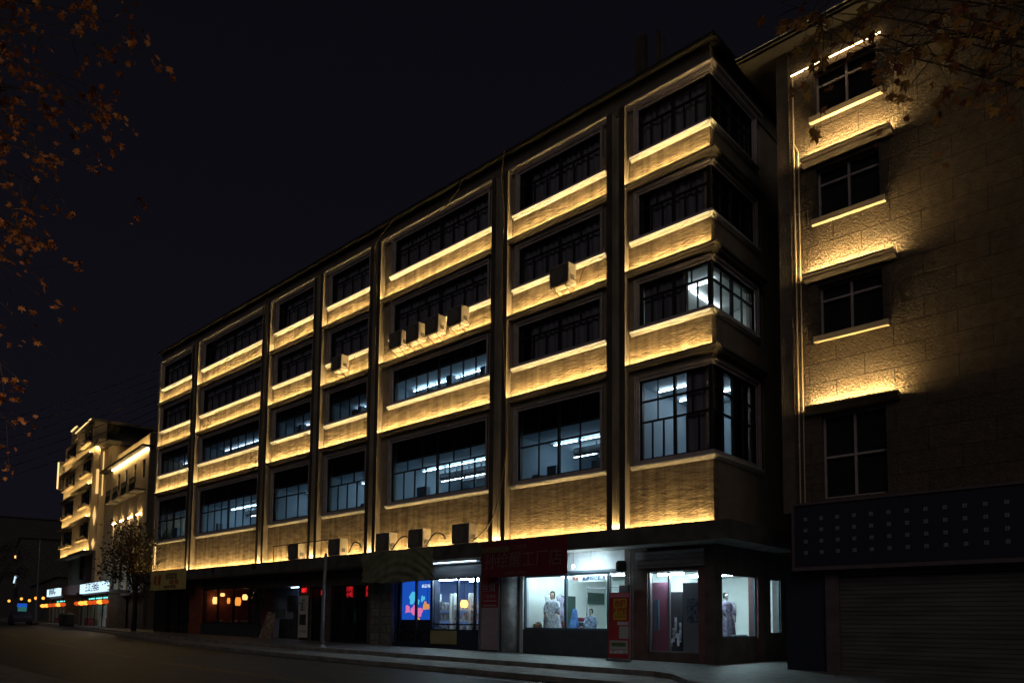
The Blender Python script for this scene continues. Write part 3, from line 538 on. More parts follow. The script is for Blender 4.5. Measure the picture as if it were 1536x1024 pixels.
def mannequin(loc, rz, h, robe_mat, skin, label, seated=False, hood=False, wide=1.0):
    m = empty('mannequin', loc, rz, label, 'mannequin'); k = h / 1.75
    J = [((0, 0, 1.0), .12), ((0, 0, 1.15), .11), ((0, 0, 1.38), .13), ((0, 0, 1.47), .055), ((0, -.01, 1.53), .05), ((0, -.015, 1.60), .075), ((0, -.01, 1.68), .08), ((0, 0, 1.74), .05)]
    E = [(0, 1), (1, 2), (2, 3), (3, 4), (4, 5), (5, 6), (6, 7)]
    for s in (-1, 1):
        b_ = len(J); J += [((s * .17, 0, 1.40), .055), ((s * .24, .02, 1.15), .042), ((s * .20, -.12, .95), .03), ((s * .17, -.18, .88), .022)]; E += [(2, b_), (b_, b_ + 1), (b_ + 1, b_ + 2), (b_ + 2, b_ + 3)]
        for q, (dx, dy, dz) in enumerate(((-.03, -.05, -.05), (-.01, -.06, -.07), (.01, -.06, -.07), (.03, -.05, -.06), (s * -.04, -.04, -.0))):
            J.append(((s * .17 + dx, -.18 + dy, .88 + dz), .009)); E.append((b_ + 3, len(J) - 1))
        b_ = len(J); J += [((s * .09, 0, .9), .09), ((s * .10, -.02, .5), .06), ((s * .10, 0, .08), .04), ((s * .10, -.14, .03), .03)]; E += [(0, b_), (b_, b_ + 1), (b_ + 1, b_ + 2), (b_ + 2, b_ + 3)]
    J = [((p[0] * k, p[1] * k, p[2] * k), r_ * k) for p, r_ in J]; body_skin('body', J, E, skin, m)
    rows = [(.10, .30, .22, 0), (.35, .28, .2, 0), (.7, .24, .18, 0), (.92, .20, .15, 0), (1.05, .165, .125, 0), (1.2, .185, .135, 0), (1.34, .205, .13, 0), (1.42, .16, .11, 0), (1.47, .075, .07, 0)]
    robe(m, [(z * k, a * k * wide, c * k, x) for z, a, c, x in rows], robe_mat)
    for s in (-1, 1): MB().tube([(s * .18 * k, 0, 1.40 * k), (s * .25 * k, .02, 1.15 * k), (s * .21 * k, -.11 * k, .97 * k)], [.07 * k, .085 * k, .10 * k], 12).build('sleeve', robe_mat, m, smooth=True)
    f = MB()
    for s in (-1, 1): f.lathe((s * .03 * k, -.088 * k, 1.645 * k), [(.001, -.008), (.011, 0), (.001, .008)], 6, 1, .5)
    f.lathe((0, -.09 * k, 1.585 * k), [(.001, -.006), (.02, 0), (.001, .006)], 8, 1, .4); f.build('face_paint', 'hair', m)
    MB().tube([(0, -.085 * k, 1.66 * k), (0, -.115 * k, 1.61 * k), (0, -.09 * k, 1.60 * k)], [.008 * k, .014 * k, .008 * k], 6).build('nose', skin, m)
    hp = [(.02, .135), (.07, .12), (.10, .08), (.11, .02), (.105, -.05), (.09, -.13 if hood else -.08), (.07, -.18 if hood else -.10)]
    MB().lathe((0, .05 * k, 1.67 * k), [(r_ * k * .95, z * k) for r_, z in hp], 16, 1, .8).build('hair', 'hair', m, smooth=True)
    return m
mannequin((-7.0, .85, .62), R(28), 1.72, 'robe_grey', 'skin', 'mannequin in long grey robe, dark headscarf, turned aside in the brightest shop window', hood=True, wide=1.3)
mm = mannequin((-5.35, 1.0, .28), R(15), 1.42, 'robe_blue', 'skin_pale', 'smaller pale mannequin in blue and white floral robe with black cap, brightest shop window', wide=1.35)
mannequin((-.95, 2.6, .62), R(60), 1.62, 'robe_lilac', 'skin_pale', 'mannequin in lilac floral robe in the side window of the corner shop', wide=1.2)
def bush(name, c, r_, matn, label, cat, n=160, ls=.05, parent=None, squash=.7):
    rr = random.Random(int(c[0] * 91)); b = MB()
    for i in range(n):
        d = Vector((rr.gauss(0, 1), rr.gauss(0, 1), rr.gauss(0, 1) * squash)).normalized() * r_ * rr.random() ** .4; p = Vector(c) + d; u = Vector((rr.uniform(-1, 1), rr.uniform(-1, 1), rr.uniform(-1, 1))).normalized() * ls; v = u.orthogonal().normalized() * ls * .5
        b.quad(p - u, p + v, p + u, p - v)
    o = b.build(name, matn, parent)
    if label: tag(o, label, cat)
    return o
fb = empty('flower_bunch', (-7.35, .6, .93), label='bunch of dried brown flowers lying at the left foot of the robed mannequin', cat='flowers')
MB().tube([(-.2, 0, .02), (.45, .0, .04)], .05, 8).build('wrapping', 'brown_flower', fb); bush('blossom', (-.15, 0, .16), .17, 'brown_flower', None, None, 220, .04, fb)
cn_ = MB().lathe((-6.15, 1.1, .93), [(.26, 0), (.2, .2), (.13, .5), (.09, .75), (.05, .8)], 14).build('fabric_cone', ['blue_cone'], smooth=True); tag(cn_, 'tall blue and white cone of cloth behind the window post of the brightest shop', 'display')
bs = empty('book_stack', (-5.75, 1.3, .93), label='stack of dark red patterned cushions between blue cone and small mannequin', cat='cushions')
for k in range(3): MB().box(-.32 + .03 * k, .3 - .02 * k, -.2, .2, .17 * k, .17 * k + .15).build('cushion', 'goods_red' if k != 1 else 'goods_dark', bs, bevel=.04)
gw = MB().lathe((-4.35, 1.1, .93), [(.30, 0), (.28, .2), (.2, .45), (.14, .7), (.1, .95), (.03, 1.0)], 16).build('draped_cloth', 'robe_blue', smooth=True); tag(gw, 'heap of blue and white floral cloth draped to a peak beside small mannequin', 'cloth')
tw = MB()
tw.tube([(-4.75, 1.3, .93), (-4.72, 1.3, 1.5), (-4.8, 1.3, 2.2)], .008, 5); tag(tw.build('dried_twig', 'bark'), 'thin bare twig standing behind the draped floral cloth', 'twig')
pl = empty('potted_plant', (-3.5, 1.4, .93), label='dark leafy plant high behind the narrow glass pane right of brightest window', cat='plant'); MB().lathe((0, 0, 0), [(.12, 0), (.16, .9)], 12).build('pot', 'goods_dark', pl); bush('foliage', (0, 0, 1.15), .3, 'board_green', None, None, 260, .06, pl)
for i, (x, y, z, w, h, m, lb) in enumerate(((-6.75, 1.25, .93, .16, .34, 'goods_red', 'dark red fabric roll standing between robed mannequin and blue cone'), (-5.9, .7, .93, .5, .07, 'robe_lilac', 'folded lilac cloth lying flat in front of the blue cone'), (-4.9, .65, .93, .55, .06, 'cloth_white', 'folded white cloth lying before the smaller mannequin'), (-4.15, .75, .93, .3, .16, 'goods_red', 'red patterned parcel at the right end of the bright window'), (-7.0, .45, .93, .2, .05, 'cloth_white', 'small white card lying before the robed mannequin'))):
    tag(MB().box(x - w / 2, x + w / 2, y - .14, y + .14, z, z + h).build(('fabric_roll', 'folded_cloth', 'folded_cloth', 'parcel', 'price_card')[i], m, bevel=.015), lb, ('fabric', 'cloth', 'cloth', 'parcel', 'card')[i])
for i, y in enumerate((1.0, 1.7)):
    w_ = empty('clothes_hanger', (-7.3, y, 2.25), R(80), 'pale patterned dress on a hanger on the left wall, %s' % ('nearer the glass' , 'deeper inside')[i], 'dress')
    MB().tube([(-.2, 0, -.05), (0, 0, .05), (.2, 0, -.05)], .008, 5).build('hanger', 'pole_grey', w_); MB().lathe((0, 0, -1.0), [(.26, 0), (.2, .4), (.13, .65), (.2, .92), (.05, .98)], 14, 1, .3).build('dress', 'robe_lilac' if i else 'cloth_white', w_, smooth=True)
# picture of clothes in the corner shop + trays
pc = empty('wall_picture', (-2.4, 4.9, 1.3), R(90) * 0, 'black and white picture on the pale wall seen through corner side window', 'picture'); MB().box(-.25, .35, .55, .6, 0, .75).build('print', 'goods', pc)
tr_ = MB().lathe((-.75, 2.9, .82), [(.32, 0), (.36, .06), (.33, .06), (.3, .02)], 16).build('serving_tray', 'alu', smooth=True); tag(tr_, 'round metal tray on the sill of the corner shop side window', 'tray'); MB().box(-1.4, -.32, 1.6, 3.4, .1, .81).build('display_table', 'goods_dark', ro)
dn = MB().box(-1.16, -.76, .39, .415, 1.25, 1.9).box(-1.16, -.76, .388, .416, 1.92, 2.0).build('door_poster', ['robe_blue']); tag(dn, 'blue poster stuck on the pale right door leaf of the corner shop', 'poster')
dv = MB()
for i in range(7): dv.box(-2.05 + .08 * i, -1.99 + .08 * i, .88, .93, .5 + .13 * (i % 3), .75 + .17 * ((i * 2) % 5))
tag(dv.build('bag_pile', 'goods'), 'pile of small pale bags in the dark middle opening of the corner shop door', 'bags')
hs = MB().box(-2.40, -2.22, .46, .495, 1.0, 2.0).build('hanging_strip', 'meter_blue'); tag(hs, 'narrow blue strip hanging in front of the reddish panel in corner shop door', 'strip')
# goods in the blue shop: shelves of shoes and bags
for i, (x, y) in enumerate(((-12.75, .75), (-11.7, .8), (-10.65, .75))):
    sh = empty('display_shelf', (x, y, .3), label=('display shelf crowded with pale goods, %s of the blue shop' % ('left beside the dark partition', 'middle behind the yellow panel', 'right end behind narrow glass')[i]), cat='shelf', group='shelves in the blue shop')
    MB().box(-.45, -.42, -.15, .15, 0, 2.1).box(.42, .45, -.15, .15, 0, 2.1).box(-.42, .42, -.15, .15, .5, .53).box(-.42, .42, -.15, .15, .95, .98).box(-.42, .42, -.15, .15, 1.4, 1.43).build('rack', 'cloth_white', sh)
    g = MB(); rr = random.Random(i)
    for z in (.53, .98, 1.43):
        x_ = -.4
        while x_ < .3: w = rr.uniform(.08, .2); g.box(x_, x_ + w, -.13, .1, z, z + rr.uniform(.1, .34)); x_ += w + rr.uniform(.01, .05)
    tag(g.build('goods', 'goods', sh), kind='stuff')
def pendant(loc, r_, h, matn, label, cord, group='pendant lamps in shops'):
    p = empty('pendant_lamp', loc, label=label, cat='lamp', group=group); MB().lathe((0, 0, 0), [(r_ * .75, -h / 2), (r_, 0), (r_ * .7, h / 2)], 12).build('lamp_shade', matn, p, smooth=True); MB().tube([(0, 0, h / 2), (0, 0, cord)], .008, 5).build('cord', 'cable_dark', p)
pendant((-11.25, .4, 1.95), .17, .3, 'lamp_warm', 'glowing yellow pendant lamp in the middle of the blue shop window', 1.0)
pendant((-13.3, .22, 1.85), .1, .22, 'poster_orange', 'small orange lamp beside the blue poster', 1.05)
pendant((-10.2, .4, 1.95), .08, .22, 'lamp_warm', 'small warm lamp at the right edge of the blue shop', .95)
for (x, y, z, r_, h, mt, lb) in ((-33.75, .75, 2.4, .15, .42, 'lamp_warm', 'white-hot oval lamp by the left post of the restaurant window'), (-33.3, 1.0, 2.75, .14, .2, 'lamp_warm', 'highest small lamp in the restaurant window'), (-33.5, 1.5, 2.4, .1, .35, 'lamp_amber', 'dim amber lamp behind the white-hot one in the restaurant'), (-30.73, .7, 2.3, .18, .48, 'lamp_amber', 'plain orange lantern just right of the restaurant middle post'), (-30.3, .9, 2.55, .16, .32, 'lamp_warm', 'yellow lamp right of the orange restaurant lantern'), (-30.3, 1.3, 2.6, .09, .28, 'lamp_amber', 'narrow amber lamp next to the right post of the restaurant'), (-29.2, .8, 2.85, .12, .2, 'lamp_warm', 'lamp in the last pane of the restaurant by the leaves')):
    pendant((x, y, z), r_, h, mt, lb, 3.08 - z, 'lamps in the restaurant')
for i, x in enumerate((-33.3, -31.8, -30.2, -28.6)):
    t = empty('dining_table', (x, .85 + .2 * (i % 2), .3), label='dark dining table set with plates, %s in the restaurant window' % ('first from left', 'second from left', 'third from left', 'last by the leaves')[i], cat='table', group='tables in the restaurant')
    MB().box(-.5, .5, -.35, .35, .72, .77).build('tabletop', 'wood_red', t); MB().tube([(0, 0, 0), (0, 0, .72)], .05, 8).build('leg', 'pole_dark', t)
    g = MB()
    for k in range(5): g.lathe((-.4 + .2 * k, (-1) ** k * .15, .77), [(.05, 0), (.08, .03)], 8); g.tube([(-.35 + .18 * k, 0, .77), (-.35 + .18 * k, 0, .93)], .03, 6)
    g.build('tableware', 'cloth_white', t)
for i, (x, z, tx) in enumerate(((-19.3, 2.6, '川味\n小吃'), (-17.75, 2.6, '火锅\n米线'), (-21.5, 2.6, '面馆'))):
    s = empty('red_light_sign', (x, .5, z), label='small glowing red sign board, %s' % ('in the left door pane of the dark shop', 'in the right door pane of the dark shop', 'behind the grey street pole')[i], cat='sign', group='red signs in the dark shop')
    MB().box(-.42, .42, 0, .05, -.3, .28).build('board', 'wood_red', s); text(tx, .27, 'red_led', s, (0, -.01, .0 if '\n' in tx else 0), bold=.006)
s = empty('red_light_sign', (-22.3, -.06, 2.72), label='tall dim red glowing sign above the white price poster', cat='sign'); MB().box(-.35, .35, 0, .05, -.3, .28).build('board', 'wood_red', s); text('烧烤', .24, 'red_led', s, (-.1, -.01, .0), bold=.002)
ps = empty('price_poster', (-22.4, -.1, .38), label='tall white price poster covered with small print beside the open blue room', cat='poster'); MB().box(-.42, .42, 0, .03, 0, 2.08).build('sheet', 'cloth_white', ps)
text('菜单\n牛肉面 十二\n炒饭 十\n馄饨 八', .15, 'sign_ink', ps, (0, -.005, 1.6)); MB().box(-.3, .28, -.012, 0, .62, 1.15).build('photo', 'goods_dark', ps); text('欢迎光临', .15, 'grey_letter', ps, (0, -.005, .3))
MB().box(-22.82, -21.98, -.092, -.085, .36, 2.46)
bp = empty('waste_bags', (-24.9, -.7, gz(-24)), label='crumpled brown plastic sheet hung upright before the blue room', cat='plastic sheet')
b = MB(); n = 14; rr = random.Random(8); vs = []
for i in range(n + 1):
    for j in range(n + 1): u = i / n; v = j / n; vs.append((-.75 + u * (1.2 - .4 * v) + v * .45, rr.uniform(-.05, .05) + .25 * v, v * 1.4 + .05 * math.sin(u * 6)))
b.add(vs, [(i * (n + 1) + j, (i + 1) * (n + 1) + j, (i + 1) * (n + 1) + j + 1, i * (n + 1) + j + 1) for i in range(n) for j in range(n)]); b.build('sheet', 'plastic_sheet', bp)
bp.name = 'plastic_sheet'
vp = empty('climbing_plant', (-26.55, -.35, gz(-27)), label='dark climbing plant in a pot between restaurant window and blue room', cat='plant'); MB().lathe((0, 0, 0), [(.2, 0), (.27, .45), (.24, .45)], 12).build('pot', 'goods_dark', vp)
MB().tube([(0, 0, .4), (.1, 0, 1.4), (-.1, .1, 2.6)], [.03, .02, .01], 6).build('stem', 'bark', vp); bush('foliage', (0, 0, 2.3), .5, 'leaf_dark', None, None, 420, .09, vp, squash=1.2)
gl_ = MB().lathe((-17.75, .6, 1.2), [(.02, 0), (.09, .08), (.10, .22), (.03, .4), (.02, .55)], 12).build('glow_vase', 'cyan_glow', smooth=True); tag(gl_, 'small turquoise glowing vase inside the dark shop', 'vase')
cl = empty('dark_figure_panel', (0, 0, 0)); bpy.data.objects.remove(cl)

# ---------------------------------------------------------------- hanging things on the front
def hang(name, x0, x1, z0, z1, y, mats, label, cat, folds=0.0, seed=1, tilt=(0, 0), drape=0.0):
    o = empty(name, ((x0 + x1) / 2, y, z1), label=label, cat=cat); b = MB(); nx, nz = 60, 30; rr = random.Random(seed); W = x1 - x0; H = z1 - z0; vs = []
    for j in range(nz + 1):
        for i in range(nx + 1):
            u = i / nx; v = j / nz; sag = drape * math.sin(math.pi * u)
            yy = folds * (math.sin(u * 9 + v * 11 + 2 * math.sin(v * 4 + u * 3)) * .5 + .6 * math.sin((v - .8 * (u - .5) ** 2 * 4) * 24 + u * 4) * (.3 + .7 * v) + .3 * rr.uniform(-1, 1) * .3)
            vs.append(((u - .5) * W, yy, -v * H - (tilt[0] * (1 - u) + tilt[1] * u) * v - sag * v * .15))
    b.add(vs, [(j * (nx + 1) + i, j * (nx + 1) + i + 1, (j + 1) * (nx + 1) + i + 1, (j + 1) * (nx + 1) + i) for j in range(nz) for i in range(nx)])
    c = b.build('cloth', mats, o, smooth=True); s = c.modifiers.new('solid', 'SOLIDIFY'); s.thickness = .012
    return o
rb = hang('hanging_banner', -8.94, -4.88, 2.84, 4.12, -.93, 'red_cloth', 'wide dark red banner with large faded characters hung from the canopy edge', 'banner', .006)
text('孙绘醒工厂店', .62, 'faded_letter', rb, (0, -.03, -.72), ext=.003); text('▲ 三江丝绸', .2, 'faded_letter', rb, (-.3, -.03, -.24), ext=.003); MB().box(-2.0, -.6, -.03, -.02, -.38, -.16).build('pale_band', 'brown_letter', rb); text('公司直营 品牌折扣', .14, 'faded_letter', rb, (-.3, -.03, -1.16), ext=.003)
tg = hang('tarpaulin', -16.35, -11.6, 2.9, 4.2, -.97, 'tarp_green', 'sagging dark olive tarpaulin with deep curved folds on the canopy front', 'tarpaulin', .085, 4, drape=.6)
yb = hang('yellow_banner', -39.35, -34.1, 3.04, 4.32, -.93, 'yellow_cloth', 'mustard yellow banner with red emblems at the left end of the canopy', 'banner', .006)
text('欢 聚', .72, 'red_letter', yb, (-1.5, -.03, -.66), sx=.7); text('家常菜馆', .42, 'brown_letter', yb, (.55, -.03, -.45)); text('电话 订餐', .3, 'red_letter', yb, (1.0, -.03, -.82)); text('特色小炒 欢迎光临', .2, 'brown_letter', yb, (.4, -.03, -1.08))
rp_ = empty('shop_notice', (-9.1, -.32, .15), label='upright shop board, red top with pale lettering over plain pinkish lower half', cat='sign board'); MB().box(-.47, .47, 0, .05, 1.62, 2.75).build('red_top', 'red_panel', rp_); MB().box(-.45, .45, .005, .05, .03, 1.615).build('lower_panel', 'pink_panel', rp_)
text('丝绸', .4, 'grey_letter', rp_, (-.05, -.01, 2.35), sx=.85); text('厂家直销', .16, 'grey_letter', rp_, (0, -.01, 2.02)); text('▬▬▬▬\n▬▬▬▬', .17, 'grey_letter', rp_, (0, -.01, 1.8))
MB().box(-.5, -.46, -.01, .06, 0, 2.75).box(.46, .5, -.01, .06, 0, 2.75).build('frame', 'alu', rp_)
# roll-up stand
ru = empty('rollup_banner', (-2.68, -1.15, gz(-2.6)), R(6), 'tilted red roll-up banner stand with yellow characters before the corner shop', 'banner stand')
def slab(name, x0, x1, z0, z1, m, dy=0, tilt=.0):
    return MB(lambda x, y, z: (x, y - .0 + .10 * (z / 2.2), z)).box(x0, x1, -.01 - dy, .0 - dy, z0, z1).build(name, m, ru)
slab('sheet', -.36, .36, .12, 2.15, 'poster_red'); slab('headline_band', -.34, .34, 2.0, 2.13, 'poster_pinkband', .006); slab('gold_panel', -.2, .26, 1.3, 1.96, 'poster_gold', .006)
text('丝绸\n大减价', .235, 'red_letter', ru, (.03, .055, 1.68), rot=(R(88), 0, 0), bold=.006, sx=.8); text('清仓处理', .1, 'red_letter', ru, (.03, .04, 1.39), rot=(R(88), 0, 0))
slab('photo_sky', -.3, .32, .38, .66, 'poster_sky', .006); slab('photo_hill', -.24, .26, .48, .60, 'poster_green', .012); slab('photo_silk', .02, .34, .72, 1.1, 'poster_sky', .006); slab('caption', -.05, .33, 1.14, 1.24, 'cloth_white', .006); slab('photo_row', -.3, .32, .26, .36, 'goods', .007)
MB().box(-.4, .4, -.06, .08, 0, .1).build('base', 'alu', ru); MB().tube([(-.36, .03, .1), (-.36, .12, 2.17)], .01, 6).tube([(.36, .03, .1), (.36, .12, 2.17)], .01, 6).build('upright', 'alu', ru)
# meters and pipes beside the studio
mt_ = empty('meter_cluster', (-3.1, -.2, .1), label='stack of electric meter boxes and pipes on the pillar left of corner door', cat='meter box')
for (z0, z1, m) in ((2.0, 2.35, 'meter_grey'), (1.62, 1.9, 'meter_blue'), (1.25, 1.5, 'meter_grey'), (.95, 1.2, 'meter_blue')): MB().box(-.15, .2, -.08, .12, z0, z1).build('meter_box', m, mt_, bevel=.012)
MB().tube([(.24, 0, 0), (.24, 0, 3.4)], .025, 8).tube([(.32, .02, 0), (.32, .02, 2.9), (.38, .02, 2.95)], .018, 8).tube([(-.16, .02, 2.6), (.4, .02, 2.6)], .014, 6).build('pipe', 'pole_grey', mt_)
MB().lathe((-.05, -.1, 2.78), [(.14, 0), (.17, .05), (.17, .3), (.12, .36)], 14).build('siren', 'room_dark', mt_)
for i, (x, z) in enumerate(((-5.0, 3.12), (-4.25, 3.18))):
    p = empty('bare_bulb', (x, -.45, z), label='glaring bare bulb hanging under the canopy, %s of two' % ('left and lower', 'right and brighter')[i], cat='bulb', group='bulbs under the canopy'); MB().lathe((0, 0, 0), [(.015, -.05), (.045, -.02), (.05, .01), (.03, .05), (.015, .07)], 12).build('glass_bulb', 'bulb_cool', p, smooth=True); MB().tube([(0, 0, .07), (0, 0, 3.64 - z)], .006, 5).build('cord', 'cable_dark', p)
tb = empty('soffit_lamp', (-11.2, -.3, 3.6), label='thin fluorescent batten under the canopy above the blue shop', cat='lamp'); MB().box(-1.3, 1.3, -.02, .02, -.02, .0).build('tube', 'tube_dim', tb); MB().box(-1.35, 1.35, -.04, .04, .0, .035).build('housing', 'alu', tb)

# ---------------------------------------------------------------- air-conditioner units
def ac(x, y, z, w, h, d, label, group, bracket=True, k=0):
    a = empty('air_conditioner', (x, y, z), label=label, cat='air conditioner', group=group)
    MB().box(-w / 2, w / 2, -d / 2, d / 2, 0, h).build('casing', 'ac_white', a, bevel=.015)
    g = MB(); g.box(-w / 2 + .03, w / 2 - .03, -d / 2 - .012, -d / 2 + .004, .03, h - .03); f = g.build('grille', 'ac_grille', a)
    r_ = MB()
    for q in range(5): r_.lathe((-.08 * w, -d / 2 - .016, h / 2), [(h * .08 * (q + 1), -.003), (h * .08 * (q + 1) + .006, .003)], 20)
    r2 = MB(lambda X, Y, Z: (X, -d / 2 - .018 + (Z - h / 2) * .0 + (Y + d / 2 + .016) * 0, Z)); rr_ = MB()
    for q in range(1, 6):
        R0 = h * .075 * q; n = 20; vs = []
        for t in range(n): c_, s_ = math.cos(2 * math.pi * t / n), math.sin(2 * math.pi * t / n); vs += [(-.08 * w + c_ * R0, -d / 2 - .02, h / 2 + s_ * R0), (-.08 * w + c_ * (R0 + .01), -d / 2 - .02, h / 2 + s_ * (R0 + .01))]
        rr_.add(vs, [(2 * t, 2 * ((t + 1) % n), 2 * ((t + 1) % n) + 1, 2 * t + 1) for t in range(n)])
    rr_.build('fan_guard', 'ac_white', f)
    if bracket:
        MB().tube([(-w * .3, d / 2 + .15, -.03), (-w * .3, -d / 2, -.03), (-w * .3, d / 2 + .15, -.38)], .02, 6).tube([(w * .3, d / 2 + .15, -.03), (w * .3, -d / 2, -.03), (w * .3, d / 2 + .15, -.38)], .02, 6).tube([(-w * .45, -d / 2, -.03), (w * .45, -d / 2, -.03)], .018, 6).build('bracket', 'rust', a)
        MB().tube([(w / 2, 0, .15), (w / 2 + .12, .0, .1), (w / 2 + .2, .1, -.1), (w / 2 + .32, .15, .35), (w / 2 + .35, .3, .6)], .014, 6).build('hose', 'cable', a)
    MB().box(w / 2, w / 2 + .02, -.1, .08, h * .2, h * .42).build('valve_cover', 'ac_grille', a)
    return a
G1 = 'air conditioners hung below the windows'; G2 = 'air conditioners standing on the canopy'
ac(-5.38, -.62, 12.98, .86, .72, .42, 'lone air conditioner hung on the second pier bay from the right', G1)
for i, x in enumerate((-14.55, -13.38, -12.15, -10.78)): ac(x, -.6, 13.02, .86, .72, .42, 'hung air conditioner, %s of the row of four' % ('leftmost', 'second', 'third', 'rightmost')[i], G1)
ac(-19.0, -.6, 13.05, .86, .68, .42, 'hung air conditioner left of the row of four, alone on its narrow bay', G1)
for i, (x, w, lb) in enumerate(((-22.4, .95, 'leftmost one on the canopy, beside the pipe rail'), (-18.85, .95, 'on the canopy second from left, louvred side'), (-15.2, .95, 'on the canopy above the left end of the tarpaulin'), (-13.0, .95, 'on the canopy above the right half of the tarpaulin'), (-10.3, 1.0, 'rightmost on the canopy, left of the red banner'))):
    ac(x, -.55, 4.24, w, .78, .42, 'air conditioner ' + lb, G2, bracket=False)
MB_ = MB().tube([(-33.7, -.45, 12.95), (-33.3, -.5, 12.9), (-33.1, -.2, 13.1), (-33.5, -.25, 13.35)], .03, 6).tube([(-33.6, -.5, 12.9), (-32.9, -.5, 12.9)], .03, 6).tube([(-33.4, -.1, 12.7), (-33.3, -.5, 12.9)], .03, 6).build('empty_bracket', 'rust'); tag(MB_, 'tangled empty steel bracket on the second bay from the left', 'bracket')
for i, (x, lb) in enumerate(((-30.6, 'spot lamp on the canopy edge below the wide left bay'), (-25.9, 'spot lamp on the canopy edge left of the first canopy air conditioner'))):
    f = empty('spot_lamp', (x, -.92, 4.15), label=lb, cat='lamp'); MB().box(-.1, .1, -.1, .02, -.2, .05).build('housing', 'pole_dark', f); MB().box(-.08, .08, -.09, .0, .05, .07).build('lens', 'lamp_warm', f)
rl = MB().tube([(-24.3, -.8, 5.0), (-21.6, -.8, 5.0), (-19.4, -.8, 5.0)], .02, 6).tube([(-24.2, -.8, 4.2), (-24.2, -.8, 5.0)], .02, 6).tube([(-20.9, -.8, 4.2), (-20.9, -.8, 5.0)], .02, 6).build('pipe_rail', 'cable_dark'); tag(rl, 'thin dark pipe rail running between two canopy air conditioners', 'rail')
# loose cables down the front
def cable(pts, r_, label, m='cable', group=None):
    P = [Vector(p) for p in pts]; out = []
    for i in range(len(P) - 1):
        a = P[max(i - 1, 0)]; b_ = P[i]; c = P[i + 1]; d = P[min(i + 2, len(P) - 1)]
        for k in range(6): t = k / 6; out.append(.5 * ((2 * b_) + (c - a) * t + (2 * a - 5 * b_ + 4 * c - d) * t * t + (-a + 3 * b_ - 3 * c + d) * t ** 3))
    out.append(P[-1]); return tag(MB().tube(out, r_, 6).build('cable', m), label, 'cable', group)
cable([(-8.5, -.4, 19.5), (-8.62, -.42, 18.3), (-8.55, -.33, 17), (-8.62, -.33, 14), (-8.4, -.32, 10), (-8.3, -.33, 8), (-8.45, -.4, 6.5), (-8.9, -.5, 5), (-9.8, -.6, 4.3)], .022, 'long loose cable from roof edge to the rightmost canopy unit')
cable([(-15.4, -.4, 19.2), (-16.6, -.4, 18.6), (-16.75, -.34, 17.5), (-16.6, -.33, 16.2), (-16.7, -.32, 12)], .022, 'loose cable looping off the roof at the third pilaster from the right')
cable([(-26.5, -.4, 19.1), (-26.7, -.4, 18.2), (-26.4, -.33, 16), (-26.75, -.33, 11), (-26.6, -.33, 6)], .022, 'cable down the fourth narrow pilaster in the left half')
cable([(-10.9, -.4, 19.3), (-11.1, -.42, 18.9), (-11.9, -.42, 18.5)], .02, 'short cable end dangling from the roof edge above the four hung units')
for i, (x0, x1) in enumerate(((-17.9, -17.0), (-14.7, -13.4), (-12.5, -11.4))): cable([(x0, -.6, 4.3), ((x0 + x1) / 2, -.65, 4.75), (x1 - .1, -.6, 4.7), (x1, -.55, 4.5)], .03, 'black pipe arching on the canopy, %s' % ('left of the tarpaulin', 'between the two middle units', 'right of the tarpaulin units')[i], 'cable_dark', 'pipes of the canopy units')

# ---------------------------------------------------------------- right building of rough blocks
rt = empty('block_building', (2.2, 0, 0), label='tall dark building of rough stone blocks at the right edge of the picture', cat='building')
XR = 16.0; wl = MB(); gx0, gx1 = 1.02, 2.66
WZ = [(4.62, 6.92), (9.12, 10.57), (12.46, 13.92), (15.44, 16.80)]
ox = -2.2
wl.box(0.0, gx0, 0, .3, 4.3, 17.75); wl.box(gx1, XR, 0, .3, 4.3, 17.75)
zz = 4.3
for z0, z1 in WZ: wl.box(gx0, gx1, 0, .3, zz, z0); zz = z1
wl.box(gx0, gx1, 0, .3, zz, 17.75); wl.build('wall', 'block_wall', rt)
MB().box(-.05, .3, -.06, 0, 4.3, 17.75).build('edge_pilaster', 'r_pilaster', rt); MB().box(0, XR, .3, 10, 0, 17.3).box(0, XR, .31, .5, 0, 4.3).build('rear_wall', 'r_pilaster', rt)
ev = MB(); ev.box(-1.0, XR, -.5, 10, 17.76, 17.84); ev.box(-1.05, XR, -.56, 10, 17.84, 17.92); ev.build('eave', 'eave_dark', rt)
MB().tube([(-1.05, -.6, 17.92), (XR, -.6, 17.92)], .012, 6).build('gutter', 'pole_grey', rt)
for i, (z0, z1) in enumerate(WZ):
    fo = window(rt, gx0, gx1, z0, z1, secs=2, top=1, bot=1, bar=.72 if i else .5, d=.2, fm='surround', post=.03, glass='glass_dark', curtain='curtain' if i == 0 else None)
    MB().openbox(gx0, gx1, .301, 1.5, z0 - .05, z1 + .05).build('dark_room', 'room_dark', rt) if False else None
    if i: MB().box(gx0 - .12, gx1 + .16, -.14, .1, z0 - .16, z0 - .005).build('sill', 'pipe_light', rt)
    x0 = gx0 - .33; x1 = gx1 + .38
    if i < 3:
        h = z1 + .12 if i else 6.97
        MB().sweep([(x0, 0), (x1, 0)], [(0, h), (.10, h), (.24, h + .06), (.26, h + .12), (.34, h + .14), (.34, h + .19), (0, h + .16)]).build('hood', 'r_pilaster', rt)
        MB().box(x0 + .1, x1 - .1, -.20, -.17, h + .185, h + .205).build('lamp_strip', 'led_side', rt)
MB().box(gx0 - .62, gx1 + .15, -.10, -.07, 16.94, 16.965).build('lamp_strip', 'led_top', rt)
MB().box(.42, .445, -.05, -.03, 4.5, 16.95).build('lamp_strip', 'side_led', rt) if False else None
